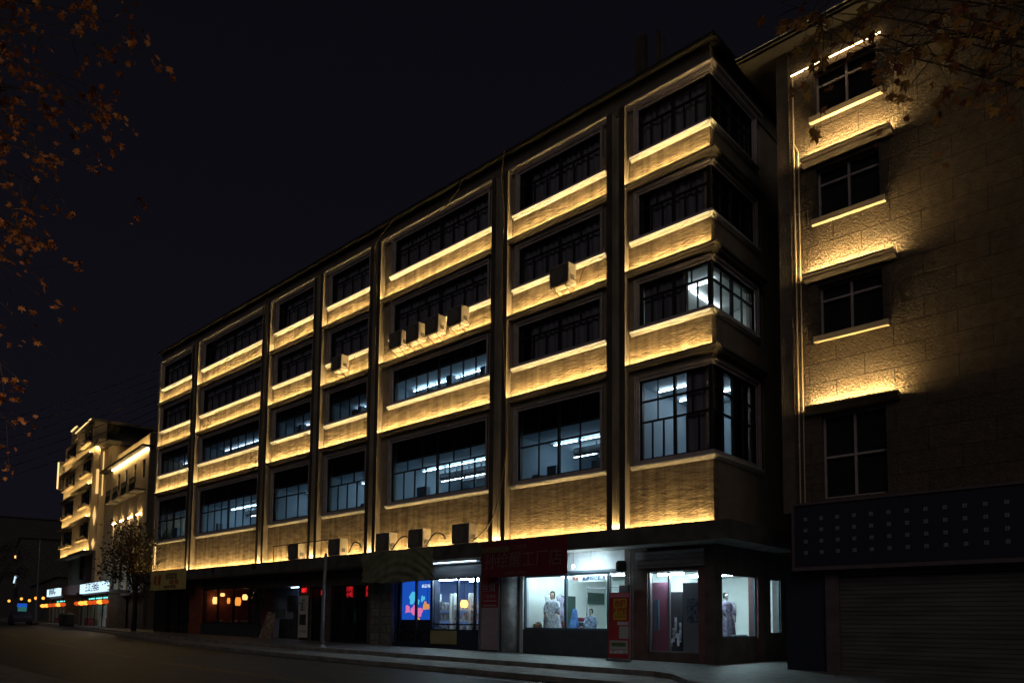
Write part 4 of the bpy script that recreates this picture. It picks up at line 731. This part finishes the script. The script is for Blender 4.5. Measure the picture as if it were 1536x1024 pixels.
MB().tube([(.44, -.08, 4.4), (.44, -.08, 16.95)], .022, 8).tube([(.56, -.07, 4.4), (.56, -.07, 14.6), (.44, -.07, 14.9)], .02, 8).build('downpipe', 'pipe_light', rt)
MB().box(.49, .51, -.04, -.025, 7.2, 16.9).build('pipe_lamp', 'led_dimline' if 'led_dimline' in M else 'lamp_warm', rt) if False else None
# ground floor of the right building: panel, post, shutter, lattice sign
MB().box(.0, 1.1, -.1, .3, gz(3), 2.75).build('navy_panel', 'navy_panel', rt); MB().box(1.1, 1.45, -.22, .3, gz(3), 2.75).build('shutter_post', 'shutter_post', rt)
sh = MB()
k = 0; z = gz(6)
while z < 2.45: sh.box(1.45, XR, -.1 + (.02 if k % 2 else 0), .25, z, min(z + .055, 2.5)); z += .055; k += 1
sh.build('roller_shutter', 'shutter', rt); MB().box(1.45, XR, -.16, .3, 2.5, 2.75).build('shutter_head', 'shutter_post', rt)
lt = empty('lattice_sign', (2.62, -.5, 2.76), label='long dark signboard dotted with small square tiles above the roller shutter', cat='sign board')
MB().box(0, 13.5, .02, .48, 0.0, 1.66).build('board', 'sign_navy', lt); MB().box(-.06, 13.5, -.03, .48, -.1, 0).box(-.06, 13.5, -.02, .48, 1.66, 1.72).box(-.06, 0, -.028, .48, 0, 1.66).build('frame', 'shutter_post', lt)
g = MB()
for i in range(32):
    for j in range(4):
        x = .3 + i * .415; z = .38 + j * .30
        for a in (-.045, .005):
            for c in (-.045, .005): g.box(x + a, x + a + .04, .005, .02, z + c, z + c + .04)
g.build('tile_lattice', 'lattice_tile', lt)

# ---------------------------------------------------------------- buildings further along the bent street
def pt(s, y=0, z=0): v = Vector((-44, 1.2, 0)) + Vector((-.99255, .12187, 0)) * s + Vector((.12187, .99255, 0)) * y; return (v.x, v.y, z)
RZ = -math.asin(.12187)
A = empty('balcony_building', pt(0), RZ, 'low cream building with four little balconies and a glowing cornice', 'building')   # local x = -s
wn = [(-12.9, -12.0), (-10.3, -9.5), (-7.6, -6.75), (-5.0, -4.1)]
w = MB(); xs_ = [-17.2] + [q for p_ in wn for q in p_] + [-3.2]
for a, c in zip(xs_[0::2], xs_[1::2]): w.box(a, c, 0, .3, 12.0, 14.1)
w.box(-17.2, -3.2, 0, .3, 10.6, 12.0 - .0); w.box(-17.2, -3.2, 0, .3, 13.6, 13.6001) if False else None
pn = [(-13.7, -12.4), (-11.1, -9.9), (-8.4, -7.1), (-5.8, -4.4)]; xs_ = [-17.2] + [q for p_ in pn for q in p_] + [-3.2]
for a, c in zip(xs_[0::2], xs_[1::2]): w.box(a, c, 0, .3, 3.0, 10.6)
w.box(-17.2, -3.2, 0, .3, 13.55, 14.1) if False else w.box(-17.2, -3.2, .31, 10, 3, 14.6)
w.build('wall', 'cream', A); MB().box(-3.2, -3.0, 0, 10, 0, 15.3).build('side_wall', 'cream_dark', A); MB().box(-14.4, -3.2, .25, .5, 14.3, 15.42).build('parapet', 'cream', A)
MB().box(-17.4, -2.9, -.55, .3, 14.12, 14.3).build('cornice', 'dark_plaster', A); MB().box(-14.4, -3.2, -.12, -.06, 14.05, 14.09).build('lamp_strip', 'led_far', A); MB().box(-14.2, -3.4, -.1, -.04, 14.33, 14.36).build('lamp_strip', 'led_far', A)
for (a, c), (e, f) in zip(wn, pn):
    window(A, a, c, 12.05, 13.5, secs=2, top=1, bot=1, d=.1, glass='glass_dark', post=.02); MB().box(a, c, 0, .3, 13.5, 14.1).build('lintel', 'cream', A)
    bl = MB().box(a - .35, c + .45, -.8, 0, 10.9, 11.05).build('balcony', 'cream_dark', A); rg = MB()
    for q in range(9): rg.box(a - .33 + q * .2, a - .30 + q * .2, -.78, -.75, 11.05, 11.85)
    rg.box(a - .35, c + .45, -.8, -.73, 11.85, 11.92).box(a - .35, c + .45, -.79, -.77, 11.05, 11.5).build('railing', 'pole_dark', bl)
    MB().box(e, f, .02, .3, 9.3, 10.6).build('lit_panel', 'cream', A); MB().box(e + .1, f - .1, -.1, -.06, 9.25, 9.29).build('lamp_strip', 'led_far', A); MB().box(e, f, .1, .3, 3, 9.25).build('dark_window', 'far_glass', A)
MB().box(-17.2, -3.0, .05, .3, 0, 3.0).box(-17.2, -3.0, -.6, .3, 3.0, 3.2).build('shop_front', 'pillar_dark', A)
C = empty('stair_tower', pt(0), RZ, 'slim tower with a hooded glowing top between the two far lit buildings', 'building')
MB().box(-18.6, -17.4, -.5, 8, 0, 16.5).build('wall', 'cream', C); MB().box(-15.4 - 2.0, -15.9, .1, 8, 0, 16.6).build('side_wing', 'cream', C); MB().box(-19.0, -15.4, -1.1, 8, 16.6, 16.95).build('hood', 'cream_dark', C)
MB().box(-17.35, -17.28, -.3, -.22, 12.2, 16.2).build('lamp_strip', 'led_soft', C); MB().box(-18.5, -17.5, -.8, -.7, 16.5, 16.55).build('lamp_strip', 'led_far', C)
MB().box(-17.9, -17.6, -.7, -.52, 12.4, 14.6).build('light_box', 'led_soft', C); MB().lathe((-17.75, -.7, 10.4), [(.01, -.9), (.14, 0), (.01, .9)], 8).build('star_lamp', 'led_soft', C); MB().lathe((-17.75, -.7, 7.9), [(.01, -.5), (.14, 0), (.01, .5)], 8).build('star_lamp', 'led_soft', C)
B = empty('corner_building', pt(0), RZ, 'tallest far building with glowing bands under every window row', 'building')
F = [(7.3, 10.3), (10.3, 13.25), (13.25, 16.1), (16.1, 19.0)]
b = MB(); b.box(-33, -19.0, 0, 14, 0, 19.0); b.build('rear_wall', 'cream_dark', B)
for (x0, x1, wa, wb, yo) in ((-25.2, -19.0 + 1.2, -22.3, -18.6, -1.0), (-33, -25.6, -32.2, -27.2, -.8)):
    for i, (z0, z1) in enumerate(F):
        w = MB(); w.box(x0, wa, yo, -.02, z0, z1); w.box(wb, x1, yo, -.02, z0, z1); w.box(wa, wb, yo, -.02, z0, z0 + 1.15); w.box(wa, wb, yo, -.02, z1 - .3, z1); w.build('bay_wall', 'cream', B)
        T = lambda a, d, z, yo=yo: (a, yo + d, z)
        window(B, wa, wb, z0 + 1.15, z1 - .3, T=T, secs=3, top=1, bot=1, d=.12, glass='glass_dark', post=.08)
        MB(T).box(wa - .1, wb + .1, -.35, 0, z0 + 1.0, z0 + 1.14).build('sill', 'cream', B)
        sc = MB(T)
        for q in range(3): sc.lathe((wa + .6 + q * (wb - wa - 1.2) / 2, -.25, z0 + 1.14), [(.14, 0), (.2, .12), (.1, .22)], 8)
        sc.build('flower_box', 'cream', B)
        MB(T).box(x0, x1, -.45, 0, z0 - .1, z0).build('ledge', 'cream_dark', B); MB(T).box(x0 + .05, x1 - .05, -.3, -.26, z0 + .0, z0 + .03).build('lamp_strip', 'led_far', B)
        MB(T).box(wa, wb, .16, .2, z0 + 1.15, z1 - .3).build('blind', 'room_dark', B)
MB().box(-25.6, -25.2, -.3, 0, 5, 19).build('recess', 'far_glass', B); MB().box(-25.2, -17.9, -1.25, 14, 19.0, 19.25).build('roof', 'cream_dark', B); MB().box(-25.0, -18.0, -1.35, -1.27, 19.1, 19.16).build('lamp_strip', 'led_visible', B)
MB().box(-29.5, -26.5, -1.0, -.9, 20.2, 20.3).build('lamp_strip', 'led_visible', B); MB().box(-29.5, -26.5, -.9, 3, 19.0, 20.2).build('roof_box', 'cream', B)
MB().box(-33.4, -33.1, -1.4, -1.3, 14.8, 17.6).build('lamp_strip', 'led_visible', B); MB().box(-33.4, -33.1, -1.28, 0, 14.7, 17.7).build('side_sign', 'cream_dark', B)
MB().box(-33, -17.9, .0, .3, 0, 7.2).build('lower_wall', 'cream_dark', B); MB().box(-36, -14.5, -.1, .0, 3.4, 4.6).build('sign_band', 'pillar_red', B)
# their street-level shops, signs and lanterns
def far_shop(s0, s1, i):
    x0, x1 = -s1, -s0; o = empty('street_shop', pt(0), RZ, 'small bright street shop with teal interior, %s of the two' % ('right and wider', 'left and farther')[i], 'shop', 'far street shops')
    MB().openbox(x0, x1, -1.4 + .3, -.12, .62, 3.2).build('shop_room', 'white_wall', o); [MB().box(q_, q_ + .2, -1.4, -.12, .5, 3.3).build('side_pillar', 'cream_dark', o) for q_ in (x0 - .2, x1)]
    MB().box(x0 - .3, x1 + .3, -1.6, -.12, 3.2, 3.5).build('roof', 'pillar_dark', o); MB().box(x0 + 1, x1 - 1, -.9, -.84, 2.9, 3.0).build('ceiling_tube', 'shop_teal', o)
    fo = MB(); n = 4; fo.box(x0, x1, -1.21, -1.17, 3.1, 3.2)
    for q in range(n + 1): xx = x0 + (x1 - x0) * q / n; fo.box(xx - .04, xx + .04, -1.22, -1.16, .6, 3.1)
    fo.build('shop_window', 'frame_black', o); [MB().box(a_, c_, -.95, -.5, .62, 1.3).build('counter', 'goods_red', o) for a_, c_ in ((x0 + .3, x0 + 2), (x1 - 2.5, x1 - .6))]
    g = MB()
    for q in range(5): xx = x0 + .6 + q * (x1 - x0 - 1.2) / 4; g.box(xx, xx + .5, -.3, -.2, 1.4, 2.7)
    g.build('goods', 'goods', o)
far_shop(7.6, 18.6, 0); far_shop(25.3, 33.8, 1)
def lit_sign(s, z, w, h, txt, label):
    o = empty('lit_sign', pt(s, -1.9, z), RZ, label, 'sign', 'lit signs of far shops'); MB().box(-w / 2, w / 2, 0, .25, 0, h).build('light_box', 'sign_white', o); text(txt, h * .95, 'sign_ink', o, (0, -.01, h / 2), bold=.01, sx=1.4)
lit_sign(10.9, 3.33, 9.6, .78, '三江美容店', 'wide lit white shop sign with bold dark characters'); lit_sign(29.1, 3.42, 6.4, .72, '便利超市', 'smaller pale lit sign farther along, left of the wide one')
k = 0
for s0, s1, n, nm in ((5.0, 15.4, 7, 'wide lit sign'), (21.9, 33, 6, 'smaller pale lit sign')):
    for i in range(n):
        s = s0 + (s1 - s0) * i / (n - 1); o = empty('red_lantern', pt(s, -2.1, 2.5), RZ, 'round glowing orange lantern under the %s, number %s from the right' % (nm, ('one', 'two', 'three', 'four', 'five', 'six', 'seven')[i]), 'lantern', 'lanterns of far shops')
        MB().lathe((0, 0, 0), [(.08, -.17), (.22, -.09), (.25, 0), (.22, .09), (.08, .17)], 12).build('shade', 'lantern_hot' if i in (1, 4, 5) else 'lantern_glow', o, smooth=True); MB().lathe((0, 0, 0), [(.07, -.26), (.08, -.17)], 8).build('fringe', 'red_letter', o); MB().tube([(0, 0, .17), (0, 0, .6)], .01, 4).build('cord', 'cable_dark', o)
# dark blocks beyond
def dark_block(name, u_loc, rz, w, d, h, label, lights):
    o = empty(name, u_loc, rz, label, 'building'); MB().box(0, w, 0, d, 0, h).build('wall', 'far_wall', o)
    for zf in range(1, int(h / 3)):
        fo = MB()
        for q in range(int(w / 2.6)): fo.box(.7 + q * 2.6, 2.3 + q * 2.6, -.05, 0.02, zf * 3 + .8, zf * 3 + 2.6)
        fo.build('window_row', 'far_glass', o)
    MB().box(-.3, w + .3, -.3, d + .3, h, h + .4).build('roof', 'far_wall', o)
    for (x, z, ww, hh, m) in lights: MB().box(x, x + ww, -.25, -.1, z, z + hh).build('lit_lettering', m, o)
dark_block('office_block', (-146, 17, 0.8), R(-12), 22, 20, 13.0, 'dark mid-rise office block beyond the lit buildings with one glowing sign line', [(2, 6.6, 2.4, .45, 'sign_white'), (5.5, 6.9, 1.0, .5, 'sign_white'), (7.3, 7.1, 4.2, .45, 'sign_white'), (1.0, 11.0, 1.2, .5, 'lamp_warm')])
dark_block('apartment_tower', (-262, 36, 0.8), R(-12), 42, 20, 27, 'dark apartment tower at the extreme left edge', [(10, 11, .9, .4, 'lamp_warm')])
dark_block('corner_warehouse', (-120, 13, .8), R(-10), 34, 12, 5.2, 'low dark building at the far end of the street', [])
for i, (x, y, z) in enumerate(((-96, 4.6, 3.3), (-92, 4.9, 3.5), (-86, 4.2, 3.2), (-82.5, 3.9, 3.4), (-79.5, 3.8, 3.35))):
    o = empty('street_bulb', (x, y, z), label='tiny orange bulb strung at the far street end, %s from the left' % ('first', 'second', 'third', 'fourth', 'fifth')[i], cat='lamp', group='orange bulbs down the street'); MB().lathe((0, 0, 0), [(.08, -.15), (.16, 0), (.08, .15)], 8).build('glass_bulb', 'lantern_hot', o); MB().tube([(0, 0, .15), (0, 0, .5)], .02, 4).build('cord', 'cable_dark', o)
o = empty('kiosk', (-112, 9.5, 1.1), R(-8), 'narrow lit kiosk with blue top at the far left', 'kiosk'); MB().box(-.45, .25, 0, 1, 0, 1.7).build('body', 'teal_soft', o); MB().box(-.45, .25, -.1, 1, 1.7, 2.2).build('sign', 'poster_blue', o)
# parked car far left
pc_ = empty('parked_car', (-77, 1.2, S(-77) - .26), R(172), 'dark car parked at the far kerb with its lamps on', 'car')
pr_ = [(-2.1, .35), (-2.15, .75), (-1.7, .9), (-1.1, .95), (-.5, 1.38), (.7, 1.4), (1.4, .98), (2.05, .85), (2.15, .4)]
cb = MB(); vs = []
for y in (-.82, .82):
    for x, z in pr_: vs.append((x, y * (.86 if z > 1.2 else 1), z))
n = len(pr_); cb.add(vs, [tuple(range(n)), tuple(range(2 * n - 1, n - 1, -1))] + [(i, (i + 1) % n, (i + 1) % n + n, i + n) for i in range(n)]); cb.build('body', 'sign_navy', pc_, bevel=.05)
for x in (-1.35, 1.35):
    for y in (-.78, .78): wv = MB(lambda a, b_, c, x=x, y=y: (x + a, y + c, .32 + b_)); wv.lathe((0, 0, -.1), [(.12, 0), (.31, .0), (.33, .04), (.33, .16), (.31, .2), (.12, .2)], 16).build('wheel', 'room_dark', pc_, smooth=True)
for y in (-.6, .6): MB().box(2.1, 2.17, y - .15, y + .15, .6, .74).build('headlight', 'lamp_warm', pc_)
# pavement clutter
for i, s in enumerate((14.6, 12.2)):
    x, y, _ = pt(s, -3.2); o = empty('litter_bin', (x, y, S(x)), label='dark round litter bin on the far pavement, %s of two' % ('left and slimmer', 'right and wider')[i], cat='bin', group='litter bins'); r_ = .28 if i == 0 else .42
    MB().lathe((0, 0, 0), [(r_ * .85, 0), (r_, .2), (r_, .85), (r_ * 1.05, .9)], 14).build('drum', 'room_dark', o, smooth=True); MB().lathe((0, 0, .9), [(r_ * 1.05, 0), (r_ * .7, .15), (.05, .2)], 14).build('lid', 'pole_dark', o, smooth=True)
# grey pole on the kerb in front of the dark shop
po = empty('street_pole', (-15.15, -3.65, S(-15) - .01), label='tapered grey steel pole without a lamp on the kerb before the dark shop', cat='pole'); MB().tube([(0, 0, 0), (.0, 0, 1.8), (.1, .0, 3.75)], [.085, .075, .06], 12).build('shaft', 'pole_grey', po, smooth=True); MB().lathe((0, 0, 0), [(.16, 0), (.16, .02), (.1, .12)], 12).build('base_collar', 'pole_grey', po)
for i, (s, y, h, lb) in enumerate(((38.5, -1.9, 9.0, 'thin pale pole rising left of the smaller lit sign'), (78, -4, 7.5, 'distant lamp post at the left edge of the street'))):
    x, yy, _ = pt(s, y); o = empty('utility_pole', (x, yy, S(x)), label=lb, cat='pole'); MB().tube([(0, 0, 0), (0, 0, h)], [.1, .06], 8).build('shaft', 'pole_grey', o); MB().tube([(0, 0, h), (.6, -.5, h + .1)], .04, 6).build('arm', 'pole_grey', o)
    if i: MB().box(.3, .9, -.7, -.4, h + .05, h + .12).build('lamp_head', 'pinpoint', o)
# overhead wires in the sky at left
for i in range(7):
    z0 = 15.5 + i * .55; cable([(-41.3, .5, z0), (-60, -2 - i * .3, z0 - 1.6 + .1 * i), (-85, -6 - i, z0 - 2.0), (-120, -13, z0 - .5 + i * .5)], .028, 'thin dark overhead wire crossing the sky above the far street', 'cable_dark', 'overhead wires')

# ---------------------------------------------------------------- trees
def maple(c, n, u, s):   # lobed leaf outline around c, normal n, tip direction u
    v = n.cross(u); pts = []
    for a, r_ in ((0, 1.0), (22, .52), (48, .86), (70, .42), (98, .66), (125, .34), (180, .28), (235, .34), (262, .66), (290, .42), (312, .86), (338, .52)):
        t = R(a); pts.append(c + (u * math.cos(t) + v * math.sin(t)) * r_ * s)
    return pts
def camu(u, v, dep): return CAM + CF * dep + CR * ((u - 768) / 1117.9 * dep) + CU * ((851.5 - v) / 1117.9 * dep)
def camp(lat, dep, z): return Vector((CAM.x + .734 * lat - .678 * dep, CAM.y + .679 * lat + .731 * dep, z))
def leafy(name, base, trunk, brs, leafm, label, ls, dens, seed, rr_=.04, qp=.75):
    rr = random.Random(seed); t = empty(name, base, label=label, cat='tree'); b0 = Vector(base); wood = MB(); lf = MB(); crown = Vector(trunk[-1])
    MB().tube([Vector(p) - b0 for p in trunk], [.2, .17, .15, .12][:len(trunk)], 12).build('trunk', 'bark', t, smooth=True)
    for (p0, p1, sag, nl) in brs:
        p0 = Vector(p0); p1 = Vector(p1); pts = []; N = 9; off = Vector((rr.uniform(-.2, .2), rr.uniform(-.2, .2), rr.uniform(-.15, .15)))
        for i in range(N + 1): q = i / N; pts.append(p0.lerp(p1, q) + Vector((0, 0, sag * math.sin(math.pi * q) )) + off * math.sin(q * 5) * .5)
        wood.tube([p - b0 for p in pts], [rr_ * (1 - .85 * i / N) for i in range(N + 1)], 6)
        for k in range(nl):
            q = rr.random() ** qp * N; i = min(int(q), N - 1); p = pts[i].lerp(pts[i + 1], q - i); L = rr.uniform(.15, .65); d = Vector((rr.gauss(0, 1), rr.gauss(0, 1), rr.gauss(-.35, .6))).normalized(); e = p + d * L + Vector((0, 0, -.1 * L))
            wood.tube([p - b0, (p + d * L * .5) - b0, e - b0], [.004, .003, .0015], 4)
            for m_ in range(rr.randint(dens[0], dens[1])):
                c = e + Vector((rr.gauss(0, .07), rr.gauss(0, .07), rr.gauss(-.02, .07))); nn = (Vector((rr.gauss(0, .7), rr.gauss(0, .7), rr.gauss(0, .7))) + (CAM - c).normalized() * rr.uniform(0, 1.6)).normalized(); u = Vector((rr.gauss(0, .5), rr.gauss(0, .5), -1)); u = (u - nn * u.dot(nn)).normalized(); s = ls * rr.uniform(.55, 1.15)
                P = maple(c, nn, u, s); P = [c - u * s * 0] + [p_ + nn * rr.uniform(-.14, .14) * s for p_ in P]; lf.add([p_ - b0 for p_ in P], [(0, 1 + a, 1 + (a + 1) % 12) for a in range(12)])
    wood.build('branch', 'bark', t); lf.build('foliage', leafm, t); return t
tb_ = camp(-9.0, 8.0, 0); g0 = S(tb_.x) - .1
br = []; rr = random.Random(21)
# (lateral reach at depth d, height) pairs that follow the drooping outline of the crown
for (u, v, dep, nl) in ((150, -10, 8.5, 16), (236, 62, 9, 12), (195, 78, 8, 18), (120, 60, 7.6, 20), (213, 198, 8.4, 12), (165, 150, 8.2, 20), (90, 130, 7.8, 22), (152, 255, 8.2, 11), (100, 235, 8.6, 20), (105, 312, 8, 14), (60, 285, 7.4, 20), (50, 195, 8, 22), (100, 392, 8.6, 8), (40, 365, 8, 16), (112, 475, 9, 9), (60, 445, 8, 14), (35, 515, 7.6, 14), (98, 555, 9.2, 5), (50, 600, 8.4, 11), (55, 655, 9, 9), (20, 640, 8, 11), (28, 700, 9.2, 8), (15, 560, 8, 12), (10, 90, 7, 24), (20, 10, 8, 24), (70, -10, 8.6, 22), (10, 330, 8, 22), (8, 430, 8.4, 18), (110, 10, 8.0, 20), (40, 50, 7.4, 22), (5, 240, 7.4, 20), (0, 160, 8.2, 22)):
    p1 = camu(u - 18, v - 14, dep); p0 = camp(-8.6, 8.0 + rr.uniform(-.3, .3), p1.z * .55 + 3.4 + rr.uniform(-.3, .5)); br.append((p0, p1, rr.uniform(.1, .5), nl))
leafy('maple_tree', (tb_.x, tb_.y, g0), [(tb_.x, tb_.y, g0), camp(-9.05, 8, 2.5), camp(-8.8, 8, 5), camp(-8.6, 8, 8)], br, 'leaf_orange', 'autumn maple with glowing orange leaves reaching in from the left edge', .066, (3, 8), 4, .018)
tb_ = camp(6.6, 6.0, 0); g0 = S(tb_.x) - .1; br = []
for (u, v, dep, nl) in ((1150, 40, 5.2, 12), (1175, 60, 5.0, 14), (1205, 85, 5.0, 15), (1240, 60, 5.2, 16), (1230, 15, 5.4, 14), (1270, 85, 5.3, 12), (1300, 15, 5.0, 12), (1330, 45, 5.4, 10), (1390, 25, 5.0, 11), (1420, 80, 5.4, 7), (1450, 50, 5.0, 12), (1470, 110, 5.3, 6), (1425, 145, 5.2, 4), (1478, 200, 5.4, 5), (1530, 160, 5.2, 5), (1540, 60, 5.2, 14), (1540, 110, 5.5, 8), (1445, 0, 5.2, 14), (1510, 0, 5.5, 14), (1360, -20, 5.3, 14), (1560, 20, 5.0, 14), (1200, -10, 5.1, 12)):
    p1 = camu(u + 8, v - 30, dep); nl = int(nl * .72); p0 = camp(4.9, 5.7 + rr.uniform(-.2, .2), 5.6 + rr.uniform(-.3, .4)); br.append((p0, p1, rr.uniform(.02, .2), nl))
leafy('maple_tree', (tb_.x, tb_.y, g0), [(tb_.x, tb_.y, g0), camp(6.4, 6, 2.5), camp(5.6, 5.9, 4.4), camp(4.9, 5.7, 5.6)], br, 'leaf_brown', 'withered maple branches with dull brown and yellow leaves over the top right corner', .07, (1, 4), 9, .011, .42)
# dark street tree before the balcony building
def dark_tree(loc, h, r_, label, seed, n=2600):
    rr = random.Random(seed); t = empty('street_tree', loc, label=label, cat='tree'); MB().tube([(0, 0, 0), (.05, 0, h * .3), (-.1, .1, h * .6), (0, 0, h * .85)], [.17, .13, .09, .04], 10).build('trunk', 'bark', t, smooth=True)
    lb = MB(); lf = MB(); cl = []
    for i in range(26): a = rr.uniform(0, 6.28); q = rr.uniform(.25, 1); c = Vector((math.cos(a) * r_ * q, math.sin(a) * r_ * q, h * rr.uniform(.42, 1) - q * q * .6)); cl.append(c); lb.tube([(0, 0, h * rr.uniform(.25, .6)), tuple(c * .5 + Vector((0, 0, h * .3))), tuple(c)], [.05, .03, .01], 5)
    for i in range(n):
        c = rr.choice(cl); p = c + Vector((rr.gauss(0, .5), rr.gauss(0, .5), rr.gauss(0, .42))); u = Vector((rr.uniform(-1, 1), rr.uniform(-1, 1), rr.uniform(-1, 1))).normalized() * rr.uniform(.06, .13); v = u.orthogonal().normalized() * u.length * .6; lf.quad(p - u, p + v, p + u, p - v)
    lb.build('branch', 'bark', t); lf.build('foliage', 'leaf_dark', t)
dark_tree((-41.6, -1.0, S(-41)), 7.0, 2.1, 'unlit leafy street tree on the pavement before the balcony building', 2)
dark_tree((-97, 3.0, S(-97)), 9.5, 4.5, 'dark tree mass at the far end of the street left of the lit signs', 3, 1800)
dark_tree((-112, -8, S(-112)), 9.5, 4.5, 'dark tree silhouette at the extreme left end of the road', 5, 1800)

# ---------------------------------------------------------------- spot lamps out of view, added to light the two near maples
def fill_light(loc, to, pw, colr, label, spread):
    o = empty('added_tree_light', loc, label=label, cat='fill_light'); d = (Vector(to) - Vector(loc)).normalized(); rot = d.to_track_quat('-Z', 'Y').to_euler()
    MB().tube([(0, 0, 0), (0, 0, .25)], .02, 8).box(-.12, .12, -.12, .12, 0, .02).build('stand', 'pole_dark', o)
    h = MB().box(-.16, .16, -.12, .12, .0, .09).build('housing', 'pole_dark', o); h.location = (0, 0, .3); h.rotation_euler = rot
    ld = bpy.data.lights.new('lamp_light', 'SPOT'); ld.energy = pw; ld.color = colr; ld.spot_size = R(spread); ld.spot_blend = .6; ld.shadow_soft_size = .1; lo = bpy.data.objects.new('lamp_light', ld); col.objects.link(lo); lo.parent = o; lo.location = Vector((0, 0, .3)) + d * .06; lo.rotation_euler = rot
p = camp(-6.6, 7.2, 0); fill_light((p.x, p.y, S(p.x) - .12), camp(-5.7, 8.3, 5.6), 430, (1, .72, .42), 'added lamp out of view, aimed up to light the left maple', 84)
p = camp(4.4, 4.6, 0); fill_light((p.x, p.y, S(p.x) - .12), camp(3.1, 5.2, 5.6), 85, (1, .76, .5), 'added lamp out of view, aimed up to light the right maple', 64)
